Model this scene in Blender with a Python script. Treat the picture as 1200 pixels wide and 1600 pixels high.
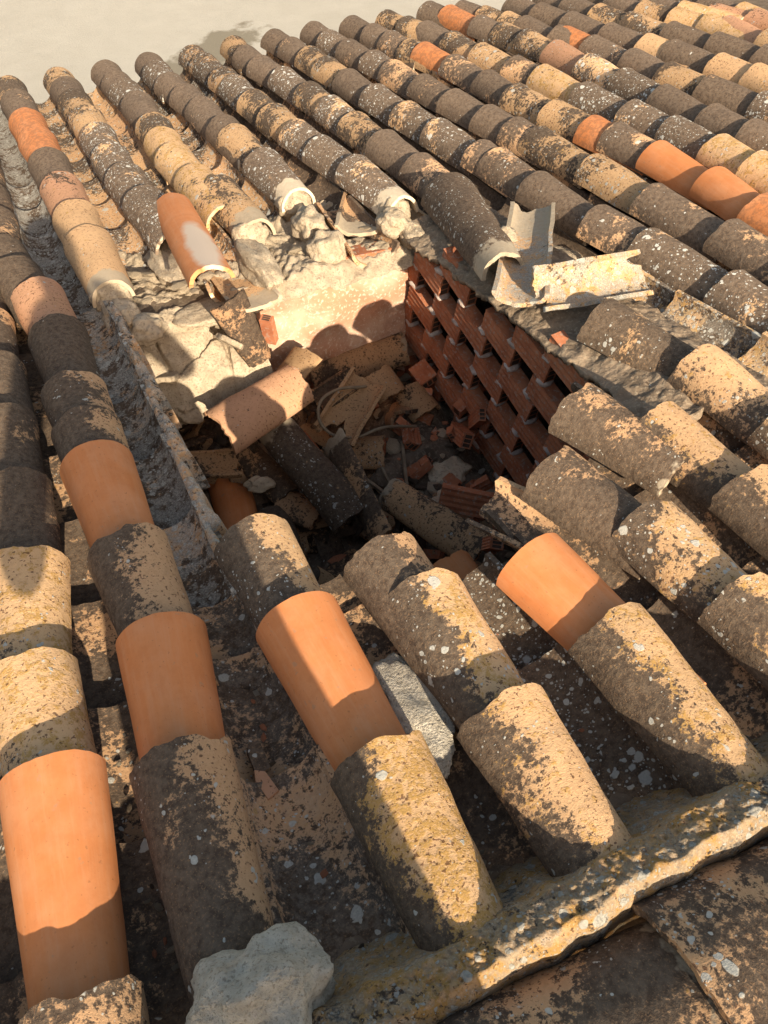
import bpy, bmesh, math, random
from mathutils import Vector, Matrix, noise
R = math.radians
scene = bpy.context.scene
for o in list(bpy.data.objects): bpy.data.objects.remove(o)
C = scene.collection
CAMZ = 4.8
# ------------------------------------------------------------------ camera
cam_d = bpy.data.cameras.new('camera'); cam = bpy.data.objects.new('camera', cam_d); C.objects.link(cam)
cam.location = (0, 0, CAMZ); cam.rotation_euler = (R(90-51.7456), 0, 0)
cam_d.sensor_fit = 'HORIZONTAL'; cam_d.sensor_width = 36; cam_d.lens = 36.9; cam_d.clip_end = 500; cam_d.clip_start = 0.02
scene.camera = cam
# ------------------------------------------------------------------ light
SUN = Vector((-0.392, 0.820, -0.418)).normalized()
w = bpy.data.worlds.new("World"); scene.world = w; w.use_nodes = True
nt = w.node_tree; bg = nt.nodes['Background']; bg.inputs[1].default_value = 0.132
sky = nt.nodes.new('ShaderNodeTexSky'); sky.sky_type = 'NISHITA'; sky.sun_disc = False
sky.sun_elevation = math.asin(-SUN.z); sky.sun_rotation = math.atan2(-SUN.x, -SUN.y)
sky.dust_density = 2.0
wm = nt.nodes.new('ShaderNodeMix'); wm.data_type = 'RGBA'; wm.blend_type = 'MULTIPLY'; wm.inputs[0].default_value = 1
nt.links.new(sky.outputs[0], wm.inputs[6]); wm.inputs[7].default_value = (1, .88, .74, 1)      # warm white balance of the photo
nt.links.new(wm.outputs[2], bg.inputs[0])
sl = bpy.data.lights.new('sun', 'SUN'); sl.energy = 5.0; sl.angle = R(0.5); sl.color = (1, .87, .68)
so = bpy.data.objects.new('sun', sl); C.objects.link(so); so.rotation_euler = SUN.to_track_quat('-Z', 'Y').to_euler()
scene.view_settings.view_transform = 'Standard'; scene.view_settings.look = 'None'
scene.view_settings.exposure = 0.98; scene.view_settings.gamma = 1
# ------------------------------------------------------------------ roof frame: U along the ridge, V down the slope, H off the roof
BU = Vector((0.90591776, 0.42345367, 0)).normalized()
VH = Vector((-0.42345367, 0.90591776, 0)).normalized()
BN = Vector((-0.06169148, 0.13197999, 0.98933081)).normalized()
BV = BN.cross(BU).normalized(); BN = BU.cross(BV).normalized()
O = Vector((0, 0, CAMZ))
D = 1.2
def W(U, V, h=0): return O + BU*U + BV*V + BN*(h-D)
def X(U, s, z): return O + BU*U + VH*s + Vector((0, 0, z))     # horizontal frame, z below the eye
RB = Matrix((BU, BV, BN)).transposed()                            # roof axes as a rotation
# ------------------------------------------------------------------ object helpers
def link(name, me, mat=None, parent=None):
    o = bpy.data.objects.new(name, me); C.objects.link(o)
    if mat and me and not me.materials: me.materials.append(mat)
    if parent: o.parent = parent
    return o
def tag(o, label=None, cat=None, group=None, kind=None):
    if label: o['label'] = label
    if cat: o['category'] = cat
    if group: o['group'] = group
    if kind: o['kind'] = kind
    return o
def look(o, dark=.5, lich=.3, och=.2, tone=0., lean=0., collar=0., val=1., flake=0.):
    for k, v in dict(dark=dark, lich=lich, och=och, tone=tone, lean=lean, collar=collar, val=val, flake=flake).items(): o[k] = float(v)
    return o
def mesh(name, vs, fs, smooth=True):
    me = bpy.data.meshes.new(name); me.from_pydata([tuple(v) for v in vs], [], fs); me.update()
    if smooth:
        for p in me.polygons: p.use_smooth = True
    return me
def nz(v, s=1.0): return noise.noise(Vector(v)*s)
def frm(loc, yax, up, roll=0):
    y = Vector(yax).normalized(); z = Vector(up); z = (z - y*z.dot(y)).normalized(); x = y.cross(z)
    m = Matrix((x, y, z)).transposed().to_4x4(); m = m @ Matrix.Rotation(roll, 4, 'Y'); m.translation = loc
    return m
# ------------------------------------------------------------------ materials
def nodes(name):
    m = bpy.data.materials.new(name); m.use_nodes = True; t = m.node_tree
    b = t.nodes['Principled BSDF']; b.inputs['Roughness'].default_value = .95
    b.inputs['Specular IOR Level'].default_value = .12
    return m, t, b
class G:
    def __init__(s, t): s.t = t
    def n(s, typ, **kw):
        x = s.t.nodes.new(typ)
        for k, v in kw.items(): setattr(x, k, v)
        return x
    def set(s, sock, v):
        if isinstance(v, bpy.types.NodeSocket): s.t.links.new(v, sock)
        else: sock.default_value = v
    def m(s, op, a, b=0., c=0., clamp=False):
        x = s.n('ShaderNodeMath', operation=op, use_clamp=clamp)
        s.set(x.inputs[0], a); s.set(x.inputs[1], b)
        if op in ('MULTIPLY_ADD',): s.set(x.inputs[2], c)
        return x.outputs[0]
    def noise(s, co, sc, det=4, ro=.6):
        x = s.n('ShaderNodeTexNoise'); s.set(x.inputs['Vector'], co); x.inputs['Scale'].default_value = sc
        x.inputs['Detail'].default_value = det; x.inputs['Roughness'].default_value = ro
        return x.outputs['Fac']
    def mix(s, f, a, b):
        x = s.n('ShaderNodeMix', data_type='RGBA'); s.set(x.inputs[0], f); s.set(x.inputs[6], a); s.set(x.inputs[7], b)
        return x.outputs[2]
    def attr(s, name):
        return s.n('ShaderNodeAttribute', attribute_type='OBJECT', attribute_name=name).outputs['Fac']
    def step(s, x, thr, k): # 1 where x > thr, softness 1/k
        return s.m('MULTIPLY_ADD', s.m('SUBTRACT', x, thr), k, .5, clamp=True)
    def co(s, rnd=True):
        tc = s.n('ShaderNodeTexCoord').outputs['Object']
        if not rnd: return tc, tc
        oi = s.n('ShaderNodeObjectInfo').outputs['Random']
        cx = s.n('ShaderNodeCombineXYZ'); s.set(cx.inputs[0], s.m('MULTIPLY', oi, 57.)); s.set(cx.inputs[1], s.m('MULTIPLY', oi, 91.)); s.set(cx.inputs[2], s.m('MULTIPLY', oi, 23.))
        v = s.n('ShaderNodeVectorMath', operation='ADD'); s.set(v.inputs[0], tc); s.set(v.inputs[1], cx.outputs[0])
        return tc, v.outputs[0]
    def bump(s, b, h, dist, strength=1.):
        x = s.n('ShaderNodeBump'); x.inputs['Distance'].default_value = dist; x.inputs['Strength'].default_value = strength
        s.set(x.inputs['Height'], h); s.t.links.new(x.outputs[0], b.inputs['Normal'])
def rgb(r, g, b): return (r, g, b, 1)
def mat_weathered():
    m, t, b = nodes('weathered_clay'); g = G(t)
    tc, co = g.co()
    dark, lich, och, tone, lean, collar, val = [g.attr(k) for k in ('dark', 'lich', 'och', 'tone', 'lean', 'collar', 'val')]
    flake = g.attr('flake')
    sep = g.n('ShaderNodeSeparateXYZ'); g.set(sep.inputs[0], tc)
    nb = g.noise(co, 5.2, 5, .6); nf = g.noise(co, 75, 4, .65); nm = g.noise(co, 26, 3, .6); nvf = g.noise(co, 260, 3, .7)
    base = g.mix(tone, rgb(.60, .385, .205), rgb(.56, .29, .175))
    base = g.mix(g.m('MULTIPLY', g.step(nb, .5, 3), .35), base, rgb(.43, .25, .12))
    base = g.mix(g.m('MULTIPLY', g.step(nf, .55, 6), .3), base, rgb(.33, .18, .09))
    # ochre crust
    mo = g.m('ADD', g.m('MULTIPLY', nm, .5), g.m('MULTIPLY', nf, .5))
    thr = g.m('SUBTRACT', .68, g.m('MULTIPLY', och, .22))
    om = g.step(mo, thr, 16)
    c1 = g.mix(g.m('MULTIPLY', g.m('MULTIPLY', om, g.step(nvf, .44, 9)), .85), base, g.mix(nvf, rgb(.26, .13, .03), rgb(.56, .34, .10)))
    sp = g.noise(co, 130, 3, .55); spm = g.m('MULTIPLY', g.step(sp, g.m('SUBTRACT', .72, g.m('MULTIPLY', nb, .18)), 30), .8)
    c1 = g.mix(spm, c1, rgb(.105, .05, .032))
    # dark patina
    dn = g.m('ADD', g.m('ADD', g.m('MULTIPLY', nb, .66), g.m('MULTIPLY', nf, .33)), g.m('MULTIPLY', nvf, .15))
    dthr = g.m('ADD', g.m('MULTIPLY_ADD', dark, .42, .36), g.m('MULTIPLY', g.m('MULTIPLY', lean, sep.outputs[0]), -2.2))
    dm = g.m('SUBTRACT', 1., g.step(dn, dthr, 30))
    dcol = g.mix(g.step(nf, .5, 4), rgb(.060, .044, .034), rgb(.135, .102, .074))
    dcol = g.mix(g.m('MULTIPLY', g.step(nvf, .60, 12), .75), dcol, rgb(.24, .15, .085))
    c2 = g.mix(g.m('MULTIPLY', dm, .96), c1, dcol)
    # lichens
    wv = g.n('ShaderNodeVectorMath', operation='ADD'); nc = g.n('ShaderNodeTexNoise'); g.set(nc.inputs['Vector'], co); nc.inputs['Scale'].default_value = 60
    sc = g.n('ShaderNodeVectorMath', operation='SCALE'); g.set(sc.inputs[0], nc.outputs['Color']); sc.inputs['Scale'].default_value = .012
    g.set(wv.inputs[0], co); g.set(wv.inputs[1], sc.outputs[0])
    tot = None
    clus = g.m('MULTIPLY_ADD', g.noise(co, 11, 3, .6), 2.2, -.6)
    for s_, rr in ((26, .34), (62, .42), (150, .44)):
        v = g.n('ShaderNodeTexVoronoi'); g.set(v.inputs['Vector'], wv.outputs[0]); v.inputs['Scale'].default_value = s_
        sc2 = g.n('ShaderNodeSeparateColor'); g.set(sc2.inputs[0], v.outputs['Color'])
        on = g.step(g.m('ADD', sc2.outputs[0], g.m('MULTIPLY', clus, .8)), g.m('SUBTRACT', 1.62, g.m('MULTIPLY', lich, .75)), 60)
        rad = g.m('MULTIPLY_ADD', g.m('POWER', sc2.outputs[1], 2.), rr*.85, rr*.22)
        k = g.m('MULTIPLY', g.step(rad, v.outputs['Distance'], 22), on)
        tot = k if tot is None else g.m('MAXIMUM', tot, k)
    lcol = g.mix(nvf, rgb(.30, .29, .25), rgb(.62, .60, .53))
    c3 = g.mix(g.m('MULTIPLY', tot, .9), c2, lcol)
    fl = g.m('ADD', g.m('MULTIPLY', g.noise(wv.outputs[0], 22, 4, .7), .7), g.m('MULTIPLY', nf, .3))
    c3 = g.mix(g.m('MULTIPLY', g.m('MULTIPLY', g.step(fl, .485, 14), flake), .85), c3, g.mix(g.step(nvf, .5, 5), rgb(.21, .195, .165), rgb(.50, .475, .41)))
    # pale once-covered band at the upper end
    yy = g.m('ADD', sep.outputs[1], g.m('MULTIPLY', g.m('SUBTRACT', nm, .5), .14))
    cm = g.m('SUBTRACT', 1., g.step(yy, g.m('SUBTRACT', collar, .42), 60))
    c4 = g.mix(g.m('MULTIPLY', cm, .9), c3, g.mix(nf, rgb(.34, .26, .17), rgb(.50, .42, .31)))
    hs = g.n('ShaderNodeHueSaturation'); g.set(hs.inputs['Color'], c4); g.set(hs.inputs['Value'], val)
    t.links.new(hs.outputs[0], b.inputs['Base Color'])
    h = g.m('ADD', g.m('MULTIPLY', nf, .6), g.m('MULTIPLY', nvf, .4)); h = g.m('ADD', h, g.m('MULTIPLY', om, .10)); h = g.m('ADD', h, g.m('MULTIPLY', tot, .25))
    g.bump(b, h, .0026)
    return m
def mat_orange(old=False):
    m, t, b = nodes('new_clay' if not old else 'old_orange_clay'); g = G(t); tc, co = g.co()
    st = g.n('ShaderNodeMapping'); g.set(st.inputs[0], co); st.inputs['Scale'].default_value = (14, 1.2, 14)
    n1 = g.noise(st.outputs[0], 2.5, 3, .5); n2 = g.noise(co, 9, 4, .6); n3 = g.noise(co, 120, 3, .6)
    c = g.mix(n1, rgb(.60, .205, .065), rgb(.66, .265, .105))
    c = g.mix(g.m('MULTIPLY', g.step(n2, .56, 5), .35), c, rgb(.68, .33, .17))
    c = g.mix(g.m('MULTIPLY', g.step(n3, .68, 20), .5), c, rgb(.30, .12, .05))
    n4 = g.noise(co, 22, 5, .7)
    c = g.mix(g.m('MULTIPLY', g.step(n4, .54, 5), .30), c, rgb(.50, .17, .06))
    c = g.mix(g.m('MULTIPLY', g.step(g.noise(st.outputs[0], 6, 4, .7), .58, 5), .16), c, rgb(.66, .40, .24))
    edge = g.step(g.m('ADD', g.noise(co, 40, 3, .6), g.m('MULTIPLY', g.n('ShaderNodeSeparateXYZ').outputs[0], 0.)), .70, 20)
    c = g.mix(g.m('MULTIPLY', edge, .4), c, rgb(.34, .25, .17))
    sm = g.attr('smear'); sep = g.n('ShaderNodeSeparateXYZ'); g.set(sep.inputs[0], tc)
    e = g.m('ADD', g.m('POWER', g.m('DIVIDE', g.m('SUBTRACT', sep.outputs[0], .015), .05), 2.), g.m('POWER', g.m('DIVIDE', g.m('ADD', sep.outputs[1], .62), .24), 2.))
    e = g.m('ADD', e, g.m('MULTIPLY', g.m('SUBTRACT', n2, .5), 2.))
    c = g.mix(g.m('MULTIPLY', g.m('SUBTRACT', 1., g.step(e, 1., 1.3)), sm), c, rgb(.64, .50, .38))
    if old:
        c = g.mix(g.m('MULTIPLY', g.step(g.noise(co, 55, 5, .7), .5, 9), .6), c, rgb(.30, .14, .07))
    t.links.new(c, b.inputs['Base Color']); b.inputs['Roughness'].default_value = .72
    g.bump(b, g.m('ADD', g.m('MULTIPLY', n3, .3), g.m('MULTIPLY', n1, .7)), .0012)
    return m
def mat_plain(name, c1, c2, s1=14, s2=90, spk=None, bump=.006, c3=None):
    m, t, b = nodes(name); g = G(t); tc, co = g.co()
    n1 = g.noise(co, s1, 5, .62); n2 = g.noise(co, s2, 4, .65); n3 = g.noise(co, s1*.35, 3, .5)
    c = g.mix(g.step(n1, .5, 4), c1, c2)
    if c3: c = g.mix(g.m('MULTIPLY', g.step(n3, .52, 8), .8), c, c3)
    if spk: c = g.mix(g.m('MULTIPLY', g.step(n2, .58, 14), .8), c, spk)
    t.links.new(c, b.inputs['Base Color'])
    g.bump(b, g.m('ADD', g.m('MULTIPLY', n1, .5), g.m('MULTIPLY', n2, .5)), bump)
    return m
M = dict(
 old=mat_weathered(), new=mat_orange(), red=mat_orange(True),
 mortar=mat_plain('sandy_mortar', rgb(.36, .28, .19), rgb(.50, .40, .28), 12, 90, rgb(.26, .20, .14), .008),
 grey=mat_plain('grey_mortar', rgb(.44, .385, .30), rgb(.58, .52, .42), 40, 190, rgb(.29, .25, .19), .016),
 ridge=mat_plain('lichened_mortar', rgb(.30, .255, .19), rgb(.40, .35, .275), 30, 170, rgb(.52, .49, .43), .006, rgb(.42, .28, .10)),
 pink=mat_plain('pink_plaster', rgb(.48, .28, .19), rgb(.58, .41, .30), 9, 70, rgb(.64, .50, .39), .010, rgb(.45, .21, .12)),
 brick=mat_plain('hollow_brick_clay', rgb(.30, .105, .052), rgb(.42, .165, .082), 14, 70, rgb(.34, .22, .16), .003),
 joint=mat_plain('joint_mortar', rgb(.36, .27, .22), rgb(.50, .42, .36), 30, 90, None, .005),
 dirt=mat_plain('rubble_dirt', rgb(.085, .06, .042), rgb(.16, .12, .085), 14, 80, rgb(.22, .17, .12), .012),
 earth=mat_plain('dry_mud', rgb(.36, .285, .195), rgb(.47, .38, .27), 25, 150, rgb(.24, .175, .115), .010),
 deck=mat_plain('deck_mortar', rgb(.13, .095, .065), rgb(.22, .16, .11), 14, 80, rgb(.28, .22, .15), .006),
 wtop=mat_plain('brown_mortar', rgb(.17, .125, .085), rgb(.28, .21, .145), 16, 90, rgb(.34, .27, .19), .010),
 black=mat_plain('painted_hole_shade', rgb(.05, .035, .025), rgb(.09, .06, .045)),  # painted shade for the brick end holes
)
# ------------------------------------------------------------------ curved clay tile (lower end at y=0, upper end at y=-L, base at z=0)
def tile_mesh(name, L=.42, wl=.0925, wu=.070, rise=.092, ru=.076, th=.0125, seed=0, na=16, ny=14, jag=.004, chip=None, warp=.003, up_cut=None, arc=(0, math.pi), seam=False):
    rnd = random.Random(seed); vs = []; fs = []
    off = Vector((seed*3.17, seed*1.71, seed*.77))
    def P(i, j, inner):
        a = arc[0] + (arc[1]-arc[0])*i/na; tt = j/ny
        w_ = wl + (wu-wl)*tt; r_ = rise + (ru-rise)*tt
        if inner: w_ -= th; r_ -= th
        # edge raggedness
        e0 = jag*(noise.noise(Vector((a*1.6, seed*1.3, 0))) + .5*noise.noise(Vector((a*6, seed*2.3, 4))))*2
        e1 = jag*(noise.noise(Vector((a*1.6, seed*1.3, 9))) + .5*noise.noise(Vector((a*6, seed*2.3, 14))))*2
        if chip:
            for (ca, cw, cd, end) in chip:
                k = max(0, 1-((a-ca)/cw)**2)**.8 * (1 + .35*noise.noise(Vector((a*5, seed*1.9, 7))))
                if end == 0: e0 -= cd*k
                else: e1 += cd*k
        y0 = e0; y1 = -L + e1
        y = y0 + (y1-y0)*tt
        x = -math.cos(a)*w_; z = math.sin(a)*r_
        q = Vector((x, y, z))*9 + off
        d = warp*noise.noise(q) + warp*.35*noise.noise(q*3.3)
        n_ = Vector((x, 0, max(z, 1e-4))).normalized()
        if seam: d += .0007*math.exp(-((a-math.pi/2)/.05)**2)
        return (x + n_.x*d, y, z + n_.z*d)
    for inner in (0, 1):
        for j in range(ny+1):
            for i in range(na+1): vs.append(P(i, j, inner))
    N = (na+1)*(ny+1)
    I = lambda i, j, k=0: k*N + j*(na+1) + i
    for j in range(ny):
        for i in range(na):
            fs.append((I(i, j), I(i, j+1), I(i+1, j+1), I(i+1, j)))
            fs.append((I(i, j, 1), I(i+1, j, 1), I(i+1, j+1, 1), I(i, j+1, 1)))
    for i in range(na):
        fs.append((I(i, 0), I(i+1, 0), I(i+1, 0, 1), I(i, 0, 1)))
        fs.append((I(i, ny), I(i, ny, 1), I(i+1, ny, 1), I(i+1, ny)))
    for j in range(ny):
        fs.append((I(0, j), I(0, j, 1), I(0, j+1, 1), I(0, j+1)))
        fs.append((I(na, j), I(na, j+1), I(na, j+1, 1), I(na, j, 1)))
    me = mesh(name, vs, fs)
    bm = bmesh.new(); bm.from_mesh(me)
    for e in bm.edges:
        if len(e.link_faces) == 2 and e.calc_face_angle(0) > R(50): e.smooth = False
    bm.to_mesh(me); bm.free()
    return me
MT = {}
def tmesh(kind, mat, seed):
    key = (kind, mat, seed)
    if key not in MT:
        if kind == 'far': me = tile_mesh('roof_tile', seed=seed, na=18, ny=10, jag=.0045, warp=.004, ru=.083, wu=.074)
        elif kind == 'new': me = tile_mesh('roof_tile', seed=seed, na=28, ny=16, jag=.0012, warp=.0012, th=.011, seam=True)
        elif kind == 'near':
            rr = random.Random(seed)
            ch = [(rr.uniform(.5, 2.6), .35, rr.uniform(.004, .012), 0)]
            me = tile_mesh('roof_tile', seed=seed, na=36, ny=30, jag=.005, warp=.0034, chip=ch, th=.014)
        elif kind == 'chan': me = tile_mesh('channel_tile', seed=seed, wl=.075, wu=.098, rise=.066, ru=.080, na=14, ny=8, jag=.005, warp=.004)
        me.materials.append(M[mat]); MT[key] = me
    return MT[key]
LOOKS = {   # code: (material, looks, words)
 'd': ('old', dict(dark=.88, lich=.10, och=.05, tone=.2), 'dark brown weathered'),
 's': ('old', dict(dark=.74, lich=.80, och=.10, tone=.0), 'dark white-speckled'),
 'w': ('old', dict(dark=.66, lich=1.05, och=.20, tone=.1), 'heavily white-lichened'),
 'm': ('old', dict(dark=.50, lich=.50, och=.30, tone=.0), 'dark tile blotched with tan'),
 'b': ('old', dict(dark=.60, lich=.25, och=.15, tone=.25), 'brown mottled'),
 't': ('old', dict(dark=.24, lich=.40, och=.65, tone=.0, val=1.1), 'yellowish tan lichened'),
 'n': ('old', dict(dark=.14, lich=.20, och=.30, tone=.1, val=1.1), 'pale tan'),
 'p': ('old', dict(dark=.24, lich=.30, och=.10, tone=.9), 'pinkish worn'),
 'r': ('red', dict(smear=0.), 'old reddish orange'),
 'o': ('new', dict(smear=0.), 'bright new orange'),
}
rng = random.Random(5)
ORD = ['zeroth', 'first', 'second', 'third', 'fourth', 'fifth', 'sixth', 'seventh', 'eighth', 'ninth', 'tenth', 'eleventh', 'twelfth', 'thirteenth', 'fourteenth', 'fifteenth', 'sixteenth', 'seventeenth', 'eighteenth', 'nineteenth', 'twentieth']
def put_tile(name, code, U, V, h, dU, dV, kind, seed, label, group, cat='roof tile', tilt=.040, roll=0., extra=None, flip=False, L=None, sc=1.):
    mat, lk, _ = LOOKS[code]
    if code == 'o' and kind != 'chan': kind = 'new'
    o = link(name, tmesh(kind, mat, seed))
    if mat == 'old':
        l2 = dict(lk); j = .10 if kind == 'far' else .05
        l2['dark'] = lk['dark'] + rng.uniform(-j, j); l2['val'] = lk.get('val', 1) * rng.uniform(.9, 1.12) * (1.5 if kind == 'far' and code in 'dbs' else 1.0)
        l2['lich'] = lk['lich'] * rng.uniform(.75, 1.25)
        if extra: l2.update(extra)
        look(o, **l2)
    else:
        o['smear'] = float((extra or {}).get('smear', 0.))
    d = (BU*dU + BV*dV).normalized()
    d = (d + BN*tilt/.42*1.0).normalized()            # lower end rides higher than the covered upper end
    up = BN if not flip else -BN
    o.matrix_world = frm(W(U, V, h), d, up, roll) @ Matrix.Diagonal((sc, (L/.42 if L else 1.), sc, 1))
    tag(o, label, cat, group)
    return o
H0 = -.092
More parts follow.
